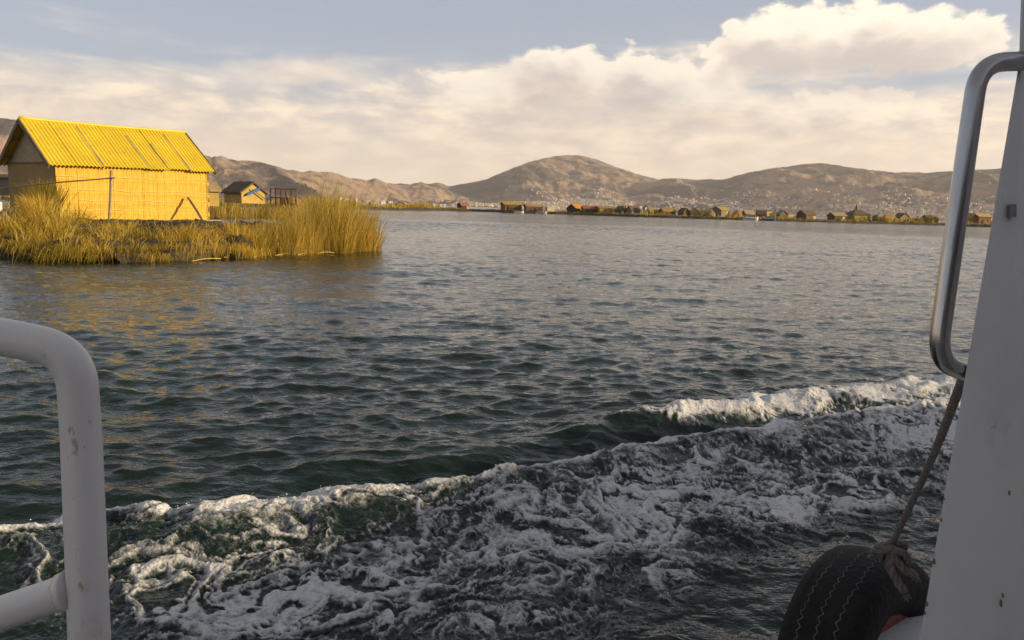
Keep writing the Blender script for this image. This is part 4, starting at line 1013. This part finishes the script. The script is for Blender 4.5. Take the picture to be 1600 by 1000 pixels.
#--PART4--
# ------------------------------------------------------------------ the boat we stand on
def build_boat():
    t = empty('passenger_boat', (0.9, 0.2, 0)); tag(t, 'white boat with rail, pillar and grab handle that the picture is taken from', 'boat')
    O = t.location
    def L(p): return Vector(p) - O
    # guard rail, left
    zc = 0.80
    path = [cp(-260, 505, zc + .03), cp(-80, 516, zc + .01), cp(10, 526, zc), cp(118, 552, zc), cp(127, 680, zc), cp(134, 900, zc * .985), cp(147, 1180, zc * .97)]
    pts = fillet([path[0], path[2], path[3], path[4], path[6]], [0.03, 0.068, 0.02], 14)
    rail = MB().tube([L(p) for p in pts], 0.0196, 24).build('guard_rail', M['whiterail'], t, smooth=True)
    a, b = cp(-160, 1012, zc + .01), cp(128, 916, zc * .985)
    cb = MB().tube([L(a.lerp(b, q)) for q in (0, .15, .3, .45, .6, .7, .78, .84, .88, .92, .96)], [0.0178] * 8 + [0.0182, 0.020, 0.023], 20).build('cross_bar', M['whiterail'], t, smooth=True)
    # weld bead where the bar meets the upright
    cbd = (b - a).normalized(); e = a + cbd * ((b - a).length - 0.021)
    ring = []
    n1 = cbd.orthogonal().normalized(); n2 = cbd.cross(n1)
    for i in range(25):
        q = 2 * math.pi * i / 24; ring.append(L(e + (n1 * math.cos(q) + n2 * math.sin(q)) * 0.0185 + cbd * 0.002 * math.sin(q * 7)))
    MB().tube(ring, 0.0016, 6, cap=False).build('weld', M['whiterail'], t, smooth=True)
    # white pillar of the cabin door, right: a leaning box section with rounded corners
    zp = 0.95
    def sec(top):
        y = -260 if top else 1240
        xe = np.interp(y, [-260, 100, 1000, 1240], [1611, 1592, 1437, 1394]) if not top else 1600
        P0 = cp(xe, y, zp)
        return P0
    rowsY = [-300, -60, 100, 300, 520, 760, 1000, 1300]; edge = [1602, 1597, 1592, 1558, 1520, 1478, 1437, 1385]; mid = [1606, 1601, 1596, 1588, 1580, 1570, 1560, 1548]
    A = Vector((0.80, 0.60, 0)); B = Vector((0.97, 0.22, 0))
    vs = []; ncol = 0
    for y, xe, xm in zip(rowsY, edge, mid):
        p = cp(xe, y, zp); q = cp(xm + 2, y, zp + 0.012); w = (cp(1900, y, zp + .05))
        back = Vector((0.085, 0.09, 0))
        cols = [p + back, p + Vector((0.0025, 0.003, 0)), p + Vector((0.0005, 0.0008, 0)), p + Vector((0.002, 0, 0)) + (q - p) * 0.02, q + (p - q) * 0.05, q, q + Vector((0.006, 0.001, 0)), w, w + Vector((0.03, 0.12, 0))]
        ncol = len(cols); vs += [L(c) for c in cols]
    nr = len(rowsY)
    fs = [(i * ncol + j, i * ncol + (j + 1) % ncol, (i + 1) * ncol + (j + 1) % ncol, (i + 1) * ncol + j) for i in range(nr - 1) for j in range(ncol)]
    pil = MB().add(vs, fs).build('door_pillar', M['white'], t, smooth=True, auto=25)
    # chipped paint along the edge and a small catch
    rg = random.Random(3)
    for (y, s) in ((812, .7), (878, .9), (944, .8), (958, .5), (780, .3)):
        xe = float(np.interp(y, rowsY, edge)); p = cp(xe + 1.2, y, zp - 0.0012)
        pp = []
        for k in range(7):
            q = 2 * math.pi * k / 7; pp.append(L(p + RIGHT * 0.0022 * s * math.cos(q) * rg.uniform(.6, 1.3) + UP * 0.0045 * s * math.sin(q) * rg.uniform(.7, 1.2)))
        MB().prism(pp, _f * -0.0006).build('paint_chip', M['rust'] if False else M['timber'], pil)
    for (x, y, s) in ((1576, 770, .5), (1563, 942, .8), (1566, 930, .5)):
        p = cp(x, y, zp + .006); pp = [L(p + RIGHT * 0.0016 * s * math.cos(q) + UP * 0.006 * s * math.sin(q)) for q in [2 * math.pi * k / 8 for k in range(8)]]
        MB().prism(pp, _f * -0.0022).build('paint_chip', M['timber'], pil)
    c = cp(1579, 330, zp + 0.004); cm = Matrix((RIGHT, _f, UP)).transposed()
    MB().box(L(c), (0.007, 0.012, 0.016), rot=cm).build('catch', M['steel'], pil)
    # steel grab handle
    zh = 0.93
    hp = [cp(1640, 93, zh + .03), cp(1590, 98, zh), cp(1527, 101, zh), cp(1464, 568, zh), cp(1512, 578, zh + .005), cp(1540, 590, zh + .03)]
    hp = fillet([cp(1615, 95, zh + .012), cp(1530, 98, zh), cp(1463, 563, zh + .008), cp(1532, 592, zh + .062)], [0.062, 0.038], 14)
    MB().tube([L(p) for p in hp], 0.0115, 24).build('grab_handle', M['steel'], t, smooth=True)
    # hull: gunwale running from the left rail, under the view, to the right and away
    g0 = Vector((-2.6, -0.25, 0)); 
    zg = 0.62; G1 = gp(1352, 1000, zg); G2 = gp(1452, 938, zg); G1.z = G2.z = 0; gd = (G2 - G1).normalized()
    hullpts = [Vector((-2.9, -0.6, 0)), Vector((-1.6, 0.30, 0)), Vector((-0.55, 0.62, 0)), Vector((0.10, 0.86, 0)), G1 - gd * 0.30, G1, G2, G2 + gd * 1.2, G2 + gd * 3.2 + Vector((0.5, -.2, 0)), G2 + gd * 6 + Vector((2.0, -1.2, 0))]
    outn = Vector((-0.70, 0.71, 0))
    gl = bezier(hullpts, 8)
    vs = []
    for p in gl:
        for (o_, z) in ((-0.30, zg), (0.0, zg), (0.02, zg - 0.05), (0.0, zg - 0.35), (-0.28, -0.45)): vs.append(L(p + outn * o_ + Vector((0, 0, z))))
    n = 5; fs = [(i * n + j, i * n + j + 1, (i + 1) * n + j + 1, (i + 1) * n + j) for i in range(len(gl) - 1) for j in range(n - 1)]
    MB().add(vs, fs).build('hull', M['hullwhite'], t, smooth=True, auto=30)
    MB().tube([L(p + outn * 0.022 + Vector((0, 0, zg + 0.004))) for p in gl], 0.030, 10).build('rub_strip', M['red'], t, smooth=True)
    dk = [p + outn * -0.29 for p in gl]; vs = [L(p + Vector((0, 0, zg - 0.012))) for p in dk] + [L(Vector((p.x + 0.6, p.y - 3.6, zg - 0.012))) for p in dk]
    k = len(dk); MB().add(vs, [(i, k + i, k + i + 1, i + 1) for i in range(k - 1)]).build('deck', M['deck'], t)
    # unseen roof and panels added round the camera to darken rail and pillar
    MB().prism([L(p) for p in ((-1.9, -1.5, 2.33), (0.2, -0.9, 2.33), (1.4, -0.3, 2.33), (1.9, -2.1, 2.33), (-1.2, -2.1, 2.33))], (0, 0, 0.05)).build('shade_roof', M['shadepanel'], t)
    MB().prism([L(p) for p in ((-1.2, -2.0, .6), (1.8, -2.0, .6), (1.8, -2.0, 2.32), (-1.2, -2.0, 2.32))], (0, -.04, 0)).build('shade_panel', M['shadepanel'], t)
    MB().prism([L(p) for p in ((1.36, 1.62, .6), (1.75, -1.98, .6), (1.75, -1.98, 2.32), (1.36, 1.62, 2.32))], (0.04, 0, 0)).build('shade_panel', M['shadepanel'], t)
    # unseen cabin to the right, its roof outline shaped to shade the near water
    dz = 2.50; sh = SUN_H * (dz / math.tan(SUN_EL)) 
    ed = [gp(1900, 630), gp(1480, 655), gp(1150, 662), gp(930, 690), gp(720, 765), gp(540, 880), gp(220, 1000)]
    poly = [Vector((q.x, q.y, dz)) + sh for q in ed]
    poly += [Vector((2.0, -1.0, dz)), Vector((1.2, -2.6, dz)), Vector((4.0, -5.2, dz)), Vector((13.5, -1.0, dz)), Vector((13.5, 5.0, dz))]
    MB().prism([L(p) for p in poly], (0, 0, 0.09)).build('shade_cabin_roof', M['white'], t)
    wl = [poly[i] for i in range(len(poly))]
    cen = sum(wl, Vector()) / len(wl); vs = []
    for p in wl:
        q = cen + (p - cen) * 0.93; vs += [L(Vector((q.x, q.y, zg - 0.05))), L(Vector((q.x, q.y, dz)))]
    k = len(wl); MB().add(vs, [(2 * i, 2 * ((i + 1) % k), 2 * ((i + 1) % k) + 1, 2 * i + 1) for i in range(k)]).build('shade_cabin_wall', M['white'], t)
build_boat()

# tyre hung over the side as a fender
def build_tyre():
    ax = Vector((-0.66, 0.74, -0.10)).normalized()            # axle, pointing out over the water
    RO, WD = 0.300, 0.175
    e1 = ax.cross(Vector((0, 0, 1))).normalized(); e2 = e1.cross(ax)
    if e2.z < 0: e2 = -e2
    c = cp(1345, 866, 1.88) - e2 * RO
    t = empty('tyre_fender', c); tag(t, 'worn black tyre hung over the boat side as a fender', 'tyre')
    e1 = ax.cross(Vector((0, 0, 1))).normalized(); e2 = e1.cross(ax)
    if e2.z < 0: e2 = -e2
    prof = [(0.165, -.40), (0.19, -.50), (0.235, -.545), (0.268, -.53), (0.288, -.47), (0.297, -.36), (0.300, -.15), (0.301, 0.0), (0.300, .15), (0.297, .36), (0.288, .47), (0.268, .53), (0.235, .545), (0.19, .50), (0.165, .40), (0.18, .36), (0.25, .44), (0.27, .2), (0.27, -.2), (0.25, -.44), (0.18, -.36)]
    n = 72; vs = []
    for j in range(n):
        q = 2 * math.pi * j / n
        for (r_, w) in prof: vs.append((e1 * math.cos(q) + e2 * math.sin(q)) * r_ + ax * (w * WD))
    k = len(prof); fs = [(j * k + i, j * k + (i + 1) % k, ((j + 1) % n) * k + (i + 1) % k, ((j + 1) % n) * k + i) for j in range(n) for i in range(k)]
    MB().add(vs, fs).build('carcass', M['rubber'], t, smooth=True, auto=40)
    for w0 in (-0.26, -0.02, 0.22):
        vs = []; fs = []; m_ = 168; rz_ = random.Random(int(w0 * 100))
        for j in range(m_):
            q = 2 * math.pi * j / m_; w = w0 + 0.026 * (1 if j % 2 else -1) * rz_.uniform(.5, 1.2) + 0.012 * math.sin(q * 9)
            for s in (-1, 1): vs.append((e1 * math.cos(q) + e2 * math.sin(q)) * (0.3015 - 0.0032 * (abs(w) / .36) ** 2) + ax * ((w + s * 0.011 * rz_.uniform(.5, 1.2)) * WD))
        fs = [(2 * j, 2 * j + 1, 2 * ((j + 1) % m_) + 1, 2 * ((j + 1) % m_)) for j in range(m_)]
        MB().add(vs, fs).build('tread_groove', M['groove'], t)
    return c, e1, e2, ax
TC, TE1, TE2, TAX = build_tyre()
def twisted(pts, r, strand, turns_per_m, mb, n=7):
    P = [Vector(p) for p in pts]; acc = 0.0
    for s in range(3):
        acc = 0.0; out = []; nrm = (P[1] - P[0]).orthogonal().normalized()
        for i, p in enumerate(P):
            tt = (P[min(i + 1, len(P) - 1)] - P[max(i - 1, 0)]).normalized(); nrm = (nrm - tt * nrm.dot(tt)).normalized(); bn = tt.cross(nrm)
            if i: acc += (P[i] - P[i - 1]).length
            a = acc * turns_per_m * 2 * math.pi + s * 2.094; out.append(p + (nrm * math.cos(a) + bn * math.sin(a)) * r)
        mb.tube(out, strand, n)
def build_rope():
    a = cp(1506, 588, 1.02); b = cp(1396, 846, 1.66); mid = cp(1456, 716, 1.32)
    t = empty('tyre_rope', b); tag(t, 'grey brown twisted rope tying the tyre to the boat', 'rope')
    fine = []
    ctrl = bezier([a, mid, b], 90)
    mb = MB(); twisted([p - b for p in ctrl], 0.0031, 0.0037, 30, mb); mb.build('line', M['rope'], t, smooth=True)
    # knot: loops round the tyre and a frayed end
    k = MB(); rg = random.Random(2)
    top = cp(1400, 862, 1.675)
    for j, (dx, dy, rx, ry, rot) in enumerate(((-12, -2, 24, 9, -.25), (-6, 8, 20, 11, .2), (2, 16, 14, 17, .6))):
        loop = []
        for i in range(37):
            q = 2 * math.pi * i / 36; X = dx + rx * math.cos(q) * math.cos(rot) - ry * math.sin(q) * math.sin(rot); Y = dy + rx * math.cos(q) * math.sin(rot) + ry * math.sin(q) * math.cos(rot)
            loop.append(cp(1400 + X, 862 + Y, 1.675 - 0.012 * j + 0.016 * math.sin(q)) - b)
        twisted(loop, 0.0042, 0.0050, 22, k)
    k.build('knot', M['rope'], t, smooth=True)
    tl = MB(); twisted([p - b for p in bezier([cp(1404, 860, 1.650), cp(1392, 882, 1.645), cp(1402, 908, 1.635), cp(1414, 925, 1.630)], 14)], 0.0045, 0.0052, 20, tl)
    twisted([p - b for p in bezier([cp(1396, 868, 1.645), cp(1412, 890, 1.635), cp(1424, 896, 1.630), cp(1432, 903, 1.630)], 14)], 0.0045, 0.0052, 20, tl); tl.build('tail', M['rope'], t, smooth=True)
    for (x, y) in ((1417, 930), (1433, 904)):
        fr = MB()
        for i in range(26):
            p = cp(x, y, 1.630); d = Vector((rg.gauss(0, 1), rg.gauss(0, 1), rg.gauss(-.6, 1))).normalized() * rg.uniform(.004, .011)
            fr.tube([p - b, p + d * .6 - b, p + d + Vector((0, 0, -.004)) - b], 0.0011, 4)
        fr.build('frayed_end', M['rope'], t)
    h = [p - b for p in bezier([cp(1360, 872, 1.705), cp(1378, 862, 1.685), cp(1398, 860, 1.670), cp(1416, 872, 1.665)], 14)]
    hb = MB(); twisted(h, 0.0042, 0.005, 22, hb); hb.build('hitch', M['rope'], t, smooth=True)
build_rope()

# ------------------------------------------------------------------ air between us and the hills
def build_haze():
    b = MB().box((0, 0, 399), (19000, 19000, 802)); o = b.build('haze', None)
    mt = bpy.data.materials.new('haze_air'); mt.use_nodes = True; nt = mt.node_tree; nt.nodes.clear()
    v = nt.nodes.new('ShaderNodeVolumePrincipled'); out = nt.nodes.new('ShaderNodeOutputMaterial'); nt.links.new(v.outputs[0], out.inputs['Volume'])
    v.inputs['Color'].default_value = (0.95, 0.91, 0.92, 1); v.inputs['Density'].default_value = HAZE
    v.inputs['Anisotropy'].default_value = 0.1
    o.data.materials.append(mt); tag(o, 'thin pale haze over the lake and hills', 'haze', kind='stuff')
HAZE = 0.0001
build_haze()
